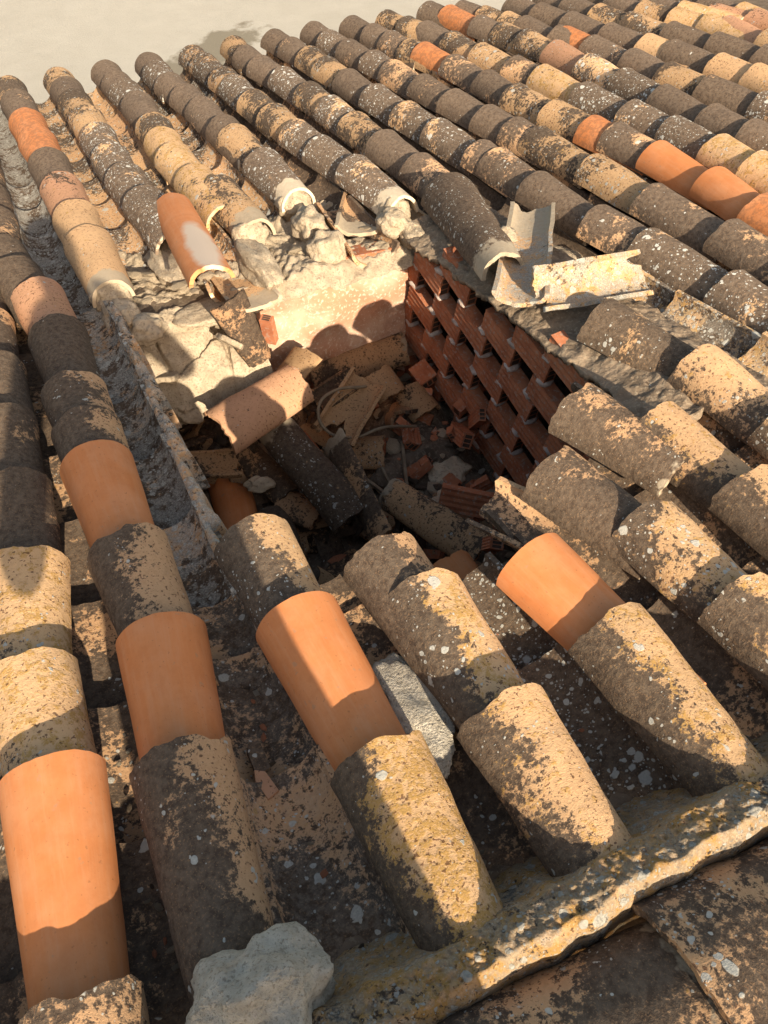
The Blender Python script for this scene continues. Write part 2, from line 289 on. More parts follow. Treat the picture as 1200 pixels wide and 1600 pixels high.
# ------------------------------------------------------------------ cover rows.  (plane point of the lower end crest, look code)
ROWS = {
 'F0': {'pts': [(0.047, 5.416, 'm'), (0.057, 5.119, 'd'), (0.065, 4.731, 'r'), (0.075, 4.397, 'r'), (0.086, 4.063, 'd'), (0.093, 3.72, 'p'), (0.099, 3.362, 'n'), (0.106, 3.09, 'n')], 'lab': '{w} cover tile, {o} up from the eave in the first row from the left', 'grp': 'cover tiles laid in rows across the sunlit roof', 'extra': {7: {'collar': 0.07}}},
 'F1': {'pts': [(0.323, 5.416, 'm'), (0.333, 5.191, 'd'), (0.338, 4.926, 'm'), (0.344, 4.582, 'm'), (0.349, 4.28, 's'), (0.352, 3.971, 's'), (0.359, 3.662, 's'), (0.377, 3.343, 's')], 'lab': '{w} cover tile, {o} up from the eave in the second row from the left', 'grp': 'cover tiles laid in rows across the sunlit roof', 'extra': {7: {'collar': 0.0}}},
 'F2': {'pts': [(0.596, 5.393, 'd'), (0.603, 5.108, 'd'), (0.617, 4.932, 's'), (0.624, 4.633, 'd'), (0.619, 4.235, 'm'), (0.61, 4.023, 't'), (0.603, 3.768, 't'), (0.619, 3.464, 't'), (0.672, 3.278, 'm')], 'lab': '{w} cover tile, {o} up from the eave in the third row from the left', 'grp': 'cover tiles laid in rows across the sunlit roof', 'extra': {8: {'collar': 0.09}}},
 'F3': {'pts': [(0.853, 5.388, 'd'), (0.849, 5.161, 's'), (0.854, 4.886, 'd'), (0.873, 4.608, 'd'), (0.893, 4.349, 'd'), (0.904, 3.987, 'd'), (0.913, 3.844, 'm'), (0.926, 3.463, 's')], 'lab': '{w} cover tile, {o} up from the eave in the fourth row from the left', 'grp': 'cover tiles laid in rows across the sunlit roof', 'extra': {7: {'collar': 0.09}}},
 'F4': {'pts': [(1.113, 5.368, 'w'), (1.124, 5.142, 'w'), (1.141, 4.798, 'w'), (1.148, 4.608, 's'), (1.153, 4.286, 'm'), (1.165, 4.009, 'm'), (1.177, 3.719, 's'), (1.197, 3.462, 's'), (1.23, 3.154, 's')], 'lab': '{w} cover tile, {o} up from the eave in the fifth row from the left', 'grp': 'cover tiles laid in rows across the sunlit roof', 'extra': {8: {'collar': 0.09}}},
 'F5': {'pts': [(1.387, 5.398, 'm'), (1.38, 5.134, 'd'), (1.389, 4.884, 'd'), (1.418, 4.58, 's'), (1.438, 4.23, 'm'), (1.443, 3.942, 's'), (1.45, 3.665, 'm'), (1.458, 3.355, 'd'), (1.468, 3.024, 'b')], 'lab': '{w} cover tile, {o} up from the eave in the sixth row from the left', 'grp': 'cover tiles laid in rows across the sunlit roof'},
 'F6': {'pts': [(1.646, 5.391, 'd'), (1.668, 5.143, 'd'), (1.682, 4.864, 'm'), (1.688, 4.622, 'm'), (1.695, 4.322, 'd'), (1.701, 3.984, 's'), (1.711, 3.645, 's'), (1.729, 3.361, 's'), (1.748, 3.003, 'b'), (1.757, 2.881, 'b'), (1.756, 2.582, 'd'), (1.769, 2.211, 'b'), (1.799, 1.975, 's'), (1.835, 1.612, 's'), (1.839, 1.312, 'd'), (1.843, 1.012, 'd')], 'lab': '{w} cover tile, {o} up from the eave in the seventh row from the left', 'grp': 'cover tiles laid in rows across the sunlit roof'},
 'F7': {'pts': [(1.914, 5.402, 'd'), (1.917, 5.146, 's'), (1.93, 4.871, 'd'), (1.946, 4.554, 's'), (1.958, 4.321, 'b'), (1.968, 3.977, 'd'), (1.983, 3.677, 'd'), (1.998, 3.376, 'd'), (2.013, 3.157, 'b'), (2.029, 2.997, 'm'), (2.038, 2.609, 'm'), (2.048, 2.257, 'b'), (2.064, 1.88, 'b'), (2.068, 1.58, 'd'), (2.072, 1.28, 'd')], 'lab': '{w} cover tile, {o} up from the eave in the eighth row from the left', 'grp': 'cover tiles laid in rows across the sunlit roof'},
 'F8': {'pts': [(2.172, 5.388, 'd'), (2.192, 5.103, 'd'), (2.207, 4.872, 'b'), (2.219, 4.64, 'm'), (2.244, 4.51, 'r'), (2.269, 4.204, 'b'), (2.27, 3.846, 'd'), (2.264, 3.559, 'm'), (2.277, 3.247, 'm'), (2.298, 2.985, 'r'), (2.317, 2.84, 'b'), (2.335, 2.588, 'o'), (2.332, 2.256, 'o'), (2.302, 1.986, 'r'), (2.306, 1.686, 'd'), (2.31, 1.386, 'd'), (2.314, 1.086, 'd')], 'lab': '{w} cover tile, {o} up from the eave in the ninth row from the left', 'grp': 'cover tiles laid in rows across the sunlit roof'},
 'F9': {'pts': [(2.397, 5.341, 'm'), (2.432, 5.108, 'm'), (2.473, 4.927, 'd'), (2.489, 4.618, 'm'), (2.494, 4.297, 'm'), (2.512, 3.964, 'b'), (2.53, 3.733, 't'), (2.545, 3.392, 's'), (2.56, 3.045, 's'), (2.576, 2.787, 's'), (2.579, 2.508, 't'), (2.566, 2.281, 't'), (2.57, 1.981, 'd'), (2.574, 1.681, 'd')], 'lab': '{w} cover tile, {o} up from the eave in the tenth row from the left', 'grp': 'cover tiles laid in rows across the sunlit roof'},
 'F10': {'pts': [(2.725, 5.389, 'd'), (2.771, 5.183, 'r'), (2.793, 4.83, 'd'), (2.822, 4.615, 'm'), (2.838, 4.371, 'm'), (2.839, 4.077, 'p'), (2.833, 3.76, 's'), (2.818, 3.446, 's'), (2.808, 3.14, 'd'), (2.803, 2.801, 'd'), (2.794, 2.559, 'd'), (2.798, 2.259, 'd'), (2.802, 1.959, 'd'), (2.806, 1.659, 'd')], 'lab': '{w} cover tile, {o} up from the eave in the eleventh row from the left', 'grp': 'cover tiles laid in rows across the sunlit roof'},
 'F11': {'pts': [(2.89, 5.239, 'd'), (2.931, 5.021, 'm'), (2.973, 4.809, 'm'), (3.0, 4.651, 'd'), (3.014, 4.317, 'd'), (3.036, 4.277, 'r'), (3.058, 4.041, 'b'), (3.059, 3.696, 'd'), (3.043, 3.391, 'm'), (3.052, 3.115, 'd'), (3.095, 2.803, 's'), (3.099, 2.503, 'd'), (3.103, 2.203, 'd'), (3.107, 1.903, 'd')], 'lab': '{w} cover tile, {o} up from the eave in the twelfth row from the left', 'grp': 'cover tiles laid in rows across the sunlit roof'},
 'F12': {'pts': [(3.23, 5.14, 'd'), (3.23, 4.84, 'd'), (3.261, 4.55, 'd'), (3.278, 4.19, 'd'), (3.298, 3.877, 'n'), (3.322, 3.691, 'd'), (3.336, 3.36, 'n'), (3.35, 3.121, 'n'), (3.354, 2.821, 'd'), (3.358, 2.521, 'd'), (3.362, 2.221, 'd'), (3.366, 1.921, 'd')], 'lab': '{w} cover tile, {o} up from the eave in the thirteenth row from the left', 'grp': 'cover tiles laid in rows across the sunlit roof'},
 'F13': {'pts': [(3.497, 5.199, 'd'), (3.497, 4.899, 'd'), (3.497, 4.599, 'm'), (3.525, 4.323, 'm'), (3.554, 3.988, 'd'), (3.583, 3.663, 'd'), (3.61, 3.339, 'd'), (3.614, 3.039, 'd'), (3.618, 2.739, 'd'), (3.622, 2.439, 'd'), (3.626, 2.139, 'd')], 'lab': '{w} cover tile, {o} up from the eave in the fourteenth row from the left', 'grp': 'cover tiles laid in rows across the sunlit roof'},
 'F14': {'pts': [(3.736, 5.37, 'd'), (3.736, 5.07, 'd'), (3.736, 4.77, 'd'), (3.736, 4.47, 'm'), (3.775, 4.228, 't'), (3.827, 3.998, 't'), (3.857, 3.884, 'p'), (3.824, 3.545, 'm'), (3.828, 3.245, 'd'), (3.832, 2.945, 'd'), (3.836, 2.645, 'd'), (3.84, 2.345, 'd')], 'lab': '{w} cover tile, {o} up from the eave in the fifteenth row from the left', 'grp': 'cover tiles laid in rows across the sunlit roof'},
 'F15': {'pts': [(3.901, 5.219, 'd'), (3.901, 4.919, 'd'), (3.901, 4.619, 'd'), (3.901, 4.319, 't'), (4.004, 4.171, 'p'), (4.08, 3.91, 'p'), (4.084, 3.61, 'd'), (4.088, 3.31, 'd'), (4.092, 3.01, 'd'), (4.096, 2.71, 'd')], 'lab': '{w} cover tile, {o} up from the eave in the sixteenth row from the left', 'grp': 'cover tiles laid in rows across the sunlit roof'},
 'F16': {'pts': [(4.121, 5.256, 'd'), (4.121, 4.956, 'd'), (4.121, 4.656, 'd'), (4.121, 4.356, 'd'), (4.121, 4.056, 't'), (4.125, 3.756, 'd'), (4.129, 3.456, 'd'), (4.133, 3.156, 'd'), (4.137, 2.856, 'd')], 'lab': '{w} cover tile, {o} up from the eave in the seventeenth row from the left', 'grp': 'cover tiles laid in rows across the sunlit roof'},
 'N1': {'pts': [(-0.207, 5.295, 'd'), (-0.207, 4.995, 'd'), (-0.207, 4.695, 'd'), (-0.207, 4.395, 'd'), (-0.207, 4.095, 'd'), (-0.207, 3.795, 'd'), (-0.207, 3.495, 'd'), (-0.207, 3.195, 'd'), (-0.178, 2.967, 'd'), (-0.125, 2.76, 'p'), (-0.1, 2.464, 'd'), (-0.101, 2.119, 'b'), (-0.099, 1.92, 'd'), (-0.099, 1.748, 'o'), (-0.089, 1.403, 'b'), (-0.076, 1.121, 'o'), (-0.108, 0.828, 'b')], 'lab': '{w} cover tile, {o} down the long row bordering the left of the hole', 'grp': 'cover tiles of the rows nearest the ridge', 'near': True},
 'N0': {'pts': [(-0.308, 3.253, 'd'), (-0.308, 2.953, 'd'), (-0.308, 2.653, 'd'), (-0.308, 2.353, 'd'), (-0.308, 2.053, 'd'), (-0.308, 1.753, 'd'), (-0.308, 1.453, 't'), (-0.338, 1.152, 't'), (-0.326, 0.901, 'o'), (-0.342, 0.513, 'b')], 'lab': "{w} cover tile, {o} down the row at the photo's left edge", 'grp': 'cover tiles of the rows nearest the ridge', 'near': True},
 'N2': {'pts': [(0.18, 1.296, 'm'), (0.19, 1.031, 'o'), (0.209, 0.668, 't')], 'lab': '{w} cover tile, {o} up-slope in the short row ending at the grey blob', 'grp': 'cover tiles of the rows nearest the ridge', 'near': True, 'L': {2: 0.36}, 'extra': {0: {'dark': 0.62, 'lean': 0.9}, 2: {'dark': 0.42, 'och': 0.9, 'lean': 0.9, 'lich': 0.25}}},
 'N3': {'pts': [(0.413, 1.103, 'b'), (0.445, 0.969, 't'), (0.45, 0.651, 'n')], 'lab': '{w} cover tile, {o} up-slope in the row right of the grey mortar patch', 'grp': 'cover tiles of the rows nearest the ridge', 'near': True, 'L': {2: 0.34}, 'extra': {0: {'dark': 0.7}, 1: {'dark': 0.34, 'lean': 1.1}, 2: {'dark': 0.3, 'lean': 1.0, 'och': 0.5}}},
 'N4': {'pts': [(0.694, 0.942, 'o'), (0.729, 0.716, 't')], 'lab': '{w} cover tile, {o} up-slope in the row starting with an orange tile', 'grp': 'cover tiles of the rows nearest the ridge', 'near': True, 'extra': {1: {'dark': 0.42, 'lean': 0.7}}, 'L': {1: 0.4}},
 'N5': {'pts': [(0.881, 1.155, 'b'), (0.971, 0.92, 'm'), (1.0, 0.665, 't')], 'lab': '{w} cover tile, {o} up-slope in the row above the orange-led one', 'grp': 'cover tiles of the rows nearest the ridge', 'sc': {0: 1.04}, 'L': {0: 0.33}, 'near': True, 'extra': {1: {'dark': 0.44, 'och': 0.4, 'lean': 0.7}, 0: {'dark': 0.62, 'lich': 0.2}, 2: {'lean': 1.2, 'dark': 0.34}}},
 'N6': {'pts': [(1.082, 1.343, 'b'), (1.21, 1.188, 'n'), (1.239, 0.904, 'n')], 'lab': '{w} cover tile, {o} up-slope in the row right of the brick wall', 'grp': 'cover tiles of the rows nearest the ridge', 'sc': {0: 1.04}, 'L': {0: 0.33}, 'near': True, 'extra': {1: {'lean': 1.3, 'dark': 0.3, 'och': 0.5}, 2: {'lean': 1.0, 'dark': 0.3}}},
 'N7': {'pts': [(1.389, 1.657, 's'), (1.477, 1.338, 'n'), (1.485, 1.041, 'm')], 'lab': '{w} cover tile, {o} up-slope in the row beside the lichened channel', 'grp': 'cover tiles of the rows nearest the ridge', 'sc': {0: 1.04}, 'L': {0: 0.33}, 'near': True, 'extra': {0: {'dark': 0.66, 'lich': 0.4}, 1: {'lean': 0.4, 'dark': 0.32}}}}
def rowU(k, V):
    P = ROWS[k]['pts']
    if V >= P[0][1]: return P[0][0]
    for a, b in zip(P, P[1:]):
        if a[1] >= V >= b[1]:
            f = (a[1]-V)/max(1e-6, a[1]-b[1]); return a[0]+(b[0]-a[0])*f
    return P[-1][0]
def place_row(k):
    r = ROWS[k]; P = r['pts']; n = len(P)
    for i, (U, V, c) in enumerate(P):
        nx = [p for p in P[i+1:] if V - p[1] > .22]
        if nx: U2, V2 = nx[0][0], nx[0][1]
        else: U2, V2 = (U + (U-P[i-1][0]) * .5, V - .3) if n > 1 else (U, V-.3)
        lim = .27*(V-V2); U2 = max(U-lim, min(U+lim, U2))
        near = r.get('near', False) or V < 1.9 and V > .2 and -.5 < U < 1.7
        kind = 'near' if near else 'far'
        seed = (rng.randrange(1000) if near else rng.randrange(9))
        words = LOOKS[c][2]
        lab = r['lab'].format(w=words, o=ORD[min(i+1+r.get('o0', 0), 20)])
        ex = dict(r.get('extra', {}).get(i, {}))
        if near and 'lean' not in ex: ex['lean'] = rng.uniform(.2, .6)
        Lx = .42; dV = V2-V; 
        put_tile('roof_tile', c, U, V, H0 + rng.uniform(-.003, .003) + r.get('h', {}).get(i, 0.), U-U2 + rng.uniform(-.006, .006), V-V2, kind, seed, lab, r['grp'],
                 roll=R(rng.uniform(-3, 3)), extra=ex, L=r.get('L', {}).get(i, Lx), tilt=r.get('tilt', {}).get(i, .040 if near else .027), sc=r.get('sc', {}).get(i, 1.))
for k in ROWS: place_row(k)

# ------------------------------------------------------------------ channel tiles between the rows
NAMEK = {k: k for k in ROWS}
def channel(a, b, Vlow, Vend, code, where, step=.30, h=-.105, near=False, off=0., extra=None, grp='channel tiles between the cover rows', rl=0., sc=1.):
    V = Vend + .40; Vs = []
    while V < Vlow: Vs.append(V); V += step
    Vs.append(Vlow)
    Vs = Vs[::-1]
    for i, v in enumerate(Vs):
        ua = rowU(a, v) if isinstance(a, str) else a; ub = rowU(b, v) if isinstance(b, str) else b
        ua2 = rowU(a, v-.3) if isinstance(a, str) else a; ub2 = rowU(b, v-.3) if isinstance(b, str) else b
        c = code[min(i, len(code)-1)] if len(code) > 1 else code
        ex = dict(extra or {})
        seed = 100 + rng.randrange(7)
        o = put_tile('channel_tile', c, (ua+ub)/2+off, v, h, (ua+ub-ua2-ub2)/2, .3, 'chan', seed,
                 LOOKS[c][2] + ' channel tile, ' + ORD[i+1] + ' ' + where, grp, cat='channel tile', flip=True, extra=ex, roll=R(rng.uniform(-3, 3)+rl), sc=sc)
EK = 'up from the eave, right of row %s'
LW = dict(dark=.86, lich=.9, och=.15, tone=.2, flake=.75)
channel('N1', 'F0', 5.36, 2.75, 'w', 'down the lichened gutter bordering the left of the hole', extra=LW, h=-.10)
channel('N1', 'F0', 2.92, 1.10, 'w', 'from the hole corner in the wide gutter beside the hole', extra=dict(LW, dark=.6), h=-.092, sc=1.14, off=.004)
channel('F0', 'F1', 5.36, 2.95, 'wwwwwwww', EK % 'one', extra=dict(dark=.5, lich=1.3))
channel('F1', 'F2', 5.36, 2.62, 'wwbbwwnn', EK % 'two', extra=dict(dark=.45, lich=.9))
channel('F2', 'F3', 5.36, 3.05, 'wwwwwwww', EK % 'three', extra=dict(dark=.5, lich=1.3))
channel('F3', 'F4', 5.36, 2.62, 'bwwbbbbb', EK % 'four', extra=dict(dark=.62))
channel('F4', 'F5', 5.36, 2.50, 'bbbbbbbb', EK % 'five')
channel('F5', 'F6', 5.36, 1.95, 'bbbbbddd', EK % 'six')
for k_, e_ in ((6, .9), (7, 1.1), (8, 1.1), (9, 1.6), (10, 1.8), (11, 2.0), (12, 2.2), (13, 2.5), (14, 2.7), (15, 3.0)):
    channel('F%d' % k_, 'F%d' % (k_+1), 5.36, e_, 'd' if k_ > 7 else 'b', EK % ORD[k_+1])
GN = 'channel tiles near the ridge'
channel('N0', 'N1', 3.2, .36, 'b', 'down the shaded gutter at the far left', grp=GN, sc=1.14, extra=dict(dark=.6))
channel('N1', 'N2', 1.22, .36, 'b', 'up-slope in the gutter left of the blob-ended row', grp=GN, sc=1.14, extra=dict(dark=.52, lich=.5, flake=.15))
channel('N2', 'N3', 1.16, .36, 'b', 'up-slope in the gutter holding the grey mortar patch', grp=GN, sc=1.14, extra=dict(dark=.6, lich=.2))
channel('N3', 'N4', 1.02, .36, 'w', 'up-slope in the blue-lichened gutter', grp=GN, sc=1.14, extra=dict(dark=.88, lich=1.15))
channel('N4', 'N5', 1.16, .36, 'b', 'up-slope in the gutter above the orange-led row', grp=GN, sc=1.14, off=.0, extra=dict(dark=.62))
channel('N5', 'N6', 1.22, .36, 'b', 'up-slope in the gutter beside the brick wall top', grp=GN, sc=1.14, extra=dict(dark=.66))
channel('N6', 'N7', 1.50, .36, 'b', 'up-slope in the gutter right of the brick wall', grp=GN, sc=1.14, extra=dict(dark=.6, lich=.7))
channel('N7', 'F6', 1.96, .36, 't', 'up-slope in the white-lichened yellow gutter', grp=GN, sc=1.14, off=-.0, h=-.07, rl=-12, extra=dict(dark=.42, lich=1.3, och=.75, flake=.35))
# ------------------------------------------------------------------ generic builders
def box_vs(bm, M4, sx, sy, sz):
    vs = [bm.verts.new(M4 @ Vector((x*sx/2, y*sy/2, z*sz/2))) for x in (-1, 1) for y in (-1, 1) for z in (-1, 1)]
    for f in ((0, 1, 3, 2), (4, 6, 7, 5), (0, 4, 5, 1), (2, 3, 7, 6), (0, 2, 6, 4), (1, 5, 7, 3)): bm.faces.new([vs[i] for i in f])
def bm_obj(name, bm, mat, parent=None, smooth=False, M4=None):
    bmesh.ops.recalc_face_normals(bm, faces=bm.faces)
    me = bpy.data.meshes.new(name); bm.to_mesh(me); bm.free()
    if smooth:
        for p in me.polygons: p.use_smooth = True
    o = link(name, me, M[mat], parent)
    if M4 is not None: o.matrix_world = M4
    return o
def lump(name, mat, M4, sx, sy, sz, seed=0, amp=.22, fr=2.2, sub=4, fine=.06, parent=None, facet=0):
    bm = bmesh.new(); bmesh.ops.create_icosphere(bm, subdivisions=sub, radius=1)
    o3 = Vector((seed*1.7, seed*.9, seed*2.1))
    for v in bm.verts:
        p = v.co.normalized()
        if facet: 
            q = Vector([round(c*facet)/facet for c in p]); p = p.lerp(q, .55)
        r = 1 + amp*noise.noise(p*fr+o3) + fine*noise.noise(p*fr*4+o3) + fine*.5*noise.noise(p*fr*11+o3)
        v.co = Vector((p.x*sx*r, p.y*sy*r, p.z*sz*r))
    return bm_obj(name, bm, mat, parent, True, M4)
def grid_obj(name, mat, fn, nu, nv, parent=None, th=None):
    vs = []; fs = []
    for j in range(nv+1):
        for i in range(nu+1): vs.append(fn(i/nu, j/nv))
    for j in range(nv):
        for i in range(nu):
            a = j*(nu+1)+i; fs.append((a, a+1, a+nu+2, a+nu+1))
    o = link(name, mesh(name, vs, fs), M[mat], parent)
    return o
def fbm(p, s): 
    p = Vector(p)*s
    return noise.noise(p) + .5*noise.noise(p*2.1) + .25*noise.noise(p*4.3)
def rot4(loc, U=0, pitch=0, roll=0): return Matrix.Translation(loc) @ RB.to_4x4() @ Matrix.Rotation(U, 4, 'Z') @ Matrix.Rotation(pitch, 4, 'X') @ Matrix.Rotation(roll, 4, 'Y')
# ------------------------------------------------------------------ the house: deck, attic walls and floor, outer walls
HU0, HU1, HV0, HV1 = .10, 1.27, 1.06, 2.62
house = bpy.data.objects.new('house', None); C.objects.link(house); house.location = W(1.5, 2.5, -2.5)
tag(house, 'house whose tiled roof has caved in, leaving a square hole', 'house')
bpy.context.view_layer.update()
def hpart(o):
    o.parent = house; o.matrix_parent_inverse = Matrix.Translation(-house.location); return o
bm = bmesh.new()
def deckbox(u0, u1, v0, v1, h0=-.205, t=.05):
    box_vs(bm, Matrix.Translation(W((u0+u1)/2, (v0+v1)/2, h0-t/2)) @ RB.to_4x4(), u1-u0, v1-v0, t)
deckbox(-3, HU0, -.1, 5.35); deckbox(HU1+.1, 6.5, -.1, 5.35); deckbox(HU0, HU1+.1, -.1, HV0); deckbox(HU0, HU1+.1, HV1, 5.35)
hpart(bm_obj('roof_deck', bm, 'deck'))
# far slope behind the ridge
bm = bmesh.new()
bk = [W(-3, -.1, -.205), W(6.5, -.1, -.205), W(6.5, -.1, -.205) - VH*4 + Vector((0, 0, -2.6)), W(-3, -.1, -.205) - VH*4 + Vector((0, 0, -2.6))]
fv = [bm.verts.new(p) for p in bk] + [bm.verts.new(p - Vector((0, 0, .05))) for p in bk]
for f in ((0, 1, 2, 3), (4, 7, 6, 5), (0, 4, 5, 1), (1, 5, 6, 2), (2, 6, 7, 3), (3, 7, 4, 0)): bm.faces.new([fv[i] for i in f])
hpart(bm_obj('rear_roof_slope', bm, 'deck'))
def vwall(name, a, b, z0, z1, mat, nu=60, nv=24, amp=.012, topf=None, nrm=None):
    a = Vector(a); b = Vector(b); n_ = (b-a).cross(Vector((0, 0, 1))).normalized()
    def fn(s, t):
        p = a.lerp(b, s); zt = topf(p) if topf else z1
        q = Vector((p.x, p.y, z0 + (zt-z0)*t)); return q + n_*amp*fbm(q, 6)
    return grid_obj(name, mat, fn, nu, nv)
def deck_z(p):  # underside of the deck above a world point
    k = (p - W(0, 0, -.21)); return W(0, 0, -.21).z - (k.x*BN.x + k.y*BN.y)/BN.z
ZF = CAMZ - 2.40
zf = lambda U, s: X(U, s, 0)
sF = HV1*BV.dot(VH) + BN.dot(VH)*(-.21-D)
fwall = vwall('attic_wall', X(-.3, sF, 0), X(1.34, sF, 0), ZF-.1, 0, 'pink', 120, 50, .02, topf=lambda p: deck_z(p)+.0)
hpart(fwall)
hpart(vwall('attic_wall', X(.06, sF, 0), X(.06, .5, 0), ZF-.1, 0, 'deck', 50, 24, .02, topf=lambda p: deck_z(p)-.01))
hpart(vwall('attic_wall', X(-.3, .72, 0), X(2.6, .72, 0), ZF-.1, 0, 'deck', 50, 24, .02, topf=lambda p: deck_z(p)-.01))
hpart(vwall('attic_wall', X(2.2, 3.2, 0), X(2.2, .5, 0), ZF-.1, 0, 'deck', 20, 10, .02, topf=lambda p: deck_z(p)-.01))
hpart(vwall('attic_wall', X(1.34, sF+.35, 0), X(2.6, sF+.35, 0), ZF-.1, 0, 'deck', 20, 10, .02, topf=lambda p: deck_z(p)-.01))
bm = bmesh.new()   # outer walls under the eave
e0 = W(-3, 5.2, -.26); e1 = W(6.5, 5.2, -.26)
def slab(p, q, th, z0, z1):
    d = (q-p); d.z = 0; L_ = d.length; d.normalize(); m = Matrix((Vector((d.y, -d.x, 0)), d, Vector((0, 0, 1)))).transposed().to_4x4()
    m.translation = Vector(((p.x+q.x)/2, (p.y+q.y)/2, (z0+z1)/2)); box_vs(bm, m, th, L_, z1-z0)
slab(e0, e1, .2, 0, e0.z-.02)
hpart(bm_obj('outer_wall', bm, 'mortar'))
# rubble floor with a mound
def floor_z(U, s):
    z = -2.38 + .07*fbm((U, s, 1), 5) + .16*math.exp(-((U-.35)**2/.12 + (s-2.2)**2/.12)) + .10*math.exp(-((U-1.05)**2/.05 + (s-1.9)**2/.2))
    return z
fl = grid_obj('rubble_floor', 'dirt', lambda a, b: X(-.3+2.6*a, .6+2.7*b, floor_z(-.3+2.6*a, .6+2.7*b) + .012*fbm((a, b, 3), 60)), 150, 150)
tag(fl, kind='structure')
# mud and mortar bedding over the far wall top
def bed(a, b):
    U = -.06 + 1.30*a; V = HV1 - .06 + .62*b
    h = -.175 + .030*fbm((U, V, 0), 7) + .012*fbm((U, V, 2), 40) - .10*max(0, .10-b)*10*.6
    if U < .45: h -= .06*(1-b)
    return W(U, V, h)
bd = grid_obj('mud_bedding', 'earth', bed, 160, 80)
tag(bd, 'sandy dried mud bedding exposed along the far edge of the hole', 'mortar bed')
# left ledge of the hole
def ledge(a, b):
    V = 1.17 + 1.45*b; e = .020*fbm((0, V, 5), 4) + .012*fbm((0, V, 8), 22) + .045*(((2.62-V)*3.3) % 1 - .5)
    U = .088 + a*(.046 + e)
    h = -.100 + .010*math.sin(math.pi*min(1, a*1.5)) - (.14*((a-.62)/.38)**1.3 if a > .62 else 0) + .012*fbm((U, V, 0), 11) + .009*fbm((U, V, 3), 45)
    return W(U, V, h)
lg = look(grid_obj('mortar_ledge', 'old', ledge, 30, 300), dark=.45, lich=.9, och=.1, tone=.2, flake=.7)
tag(lg, 'rough lichened mortar edge along the left side of the hole', 'mortar edge')
# ------------------------------------------------------------------ honeycomb brick wall
def brick_bm(bm, M4, L, H, T, hole=True):
    # hollow clay brick: ribbed long faces, three holes painted dark on each end.  y length, z height, x thickness
    prof = []
    nr = 4
    zs = [-H/2 + H*i/(nr*2) for i in range(nr*2+1)]
    right = [(T/2 - (.0025 if (i % 2) else 0), z) for i, z in enumerate(zs)]
    left = [(-x, z) for x, z in right][::-1]
    prof = right + left
    r0 = [bm.verts.new(M4 @ Vector((x, -L/2, z))) for x, z in prof]
    r1 = [bm.verts.new(M4 @ Vector((x, L/2, z))) for x, z in prof]
    n_ = len(prof)
    for i in range(n_): bm.faces.new((r0[i], r0[(i+1) % n_], r1[(i+1) % n_], r1[i]))
    for ring, y in ((r0, -L/2), (r1, L/2)):
        # closed end face; flat dark quads paint the shade inside the holes
        f = bm.faces.new(ring if y > 0 else ring[::-1])
        if hole:
            sgn = 1 if y > 0 else -1
            for c in (-1, 0, 1):
                cx_ = 0; w_ = T*.62; hh = H*.22; zc = c*H*.29
                q = [Vector((sx*w_/2, y + sgn*.0006, zc + sz*hh/2)) for sx, sz in ((-1, -1), (1, -1), (1, 1), (-1, 1))]
                o_ = [bm.verts.new(M4 @ (p)) for p in q]
                i_ = [bm.verts.new(M4 @ (p - Vector((0, sgn*.0001, 0)))) for p in q]
                ff = bm.faces.new(o_); ff.material_index = 1
def brick_obj(name, M4, L=.2, H=.1, T=.05, label='', cat='brick', group=None):
    bm = bmesh.new(); brick_bm(bm, Matrix.Identity(4), L, H, T)
    bmesh.ops.recalc_face_normals(bm, faces=bm.faces)
    me = bpy.data.meshes.new(name); bm.to_mesh(me); bm.free(); me.materials.append(M['brick']); me.materials.append(M['black'])
    o = link(name, me); o.matrix_world = M4; return tag(o, label, cat, group)
hw = bpy.data.objects.new('honeycomb_wall', None); C.objects.link(hw)
wd = (X(1.20, 2.62, 0) - X(1.27, 1.4, 0)).normalized()
yv = (wd + Vector((0, 0, .20))).normalized()
hwM = frm(X(1.27, 1.4, -1.673) + wd*.191, yv, Vector((0, 0, 1)))
hw.matrix_world = hwM
tag(hw, 'red hollow-brick wall laid with open gaps, right side of the hole', 'brick wall')
bpy.context.view_layer.update()
bb = bmesh.new(); jj = bmesh.new(); rb = random.Random(3)
for j in range(-5, 9):
    for k in range(-8, 8):
        y = .306*k + .153*j + rb.uniform(-.008, .008); z = -.102*j
        wp = hwM @ Vector((0, y, z+.053))
        uv = wp - O; hh = uv.dot(BN) + D; Vv = uv.dot(BV)
        if hh > -.112 or Vv > 2.74 or Vv < .7 or wp.z < ZF-.1: continue
        mm = Matrix.Translation((.0235 + rb.uniform(-.006, .006), y, z)) @ Matrix.Rotation(rb.uniform(-.03, .03), 4, 'Z') @ Matrix.Rotation(rb.uniform(-.02, .02), 4, 'X')
        brick_bm(bb, mm, .196 + rb.uniform(-.008, .004), .097, .047)
        for e in (-1, 1):    # squeezed joints under both ends
            cx_, cy_, cz_ = .021, y + e*.082 + rb.uniform(-.008, .008), z - .050
            bmj = bmesh.ops.create_icosphere(jj, subdivisions=2, radius=1)
            for v in bmj['verts']:
                p = v.co.copy(); r_ = 1 + .35*noise.noise(p*2+Vector((j, k, e)))
                v.co = Vector((cx_ + max(-1, min(1, p.x*1.5))*.0265*r_, cy_ + p.y*.026*r_, cz_ + p.z*.009*r_))
bmesh.ops.recalc_face_normals(bb, faces=bb.faces)
me = bpy.data.meshes.new('bricks'); bb.to_mesh(me); bb.free(); me.materials.append(M['brick']); me.materials.append(M['black'])
o = link('brickwork', me, None, hw)
bm_obj('mortar_joints', jj, 'joint', hw, True)
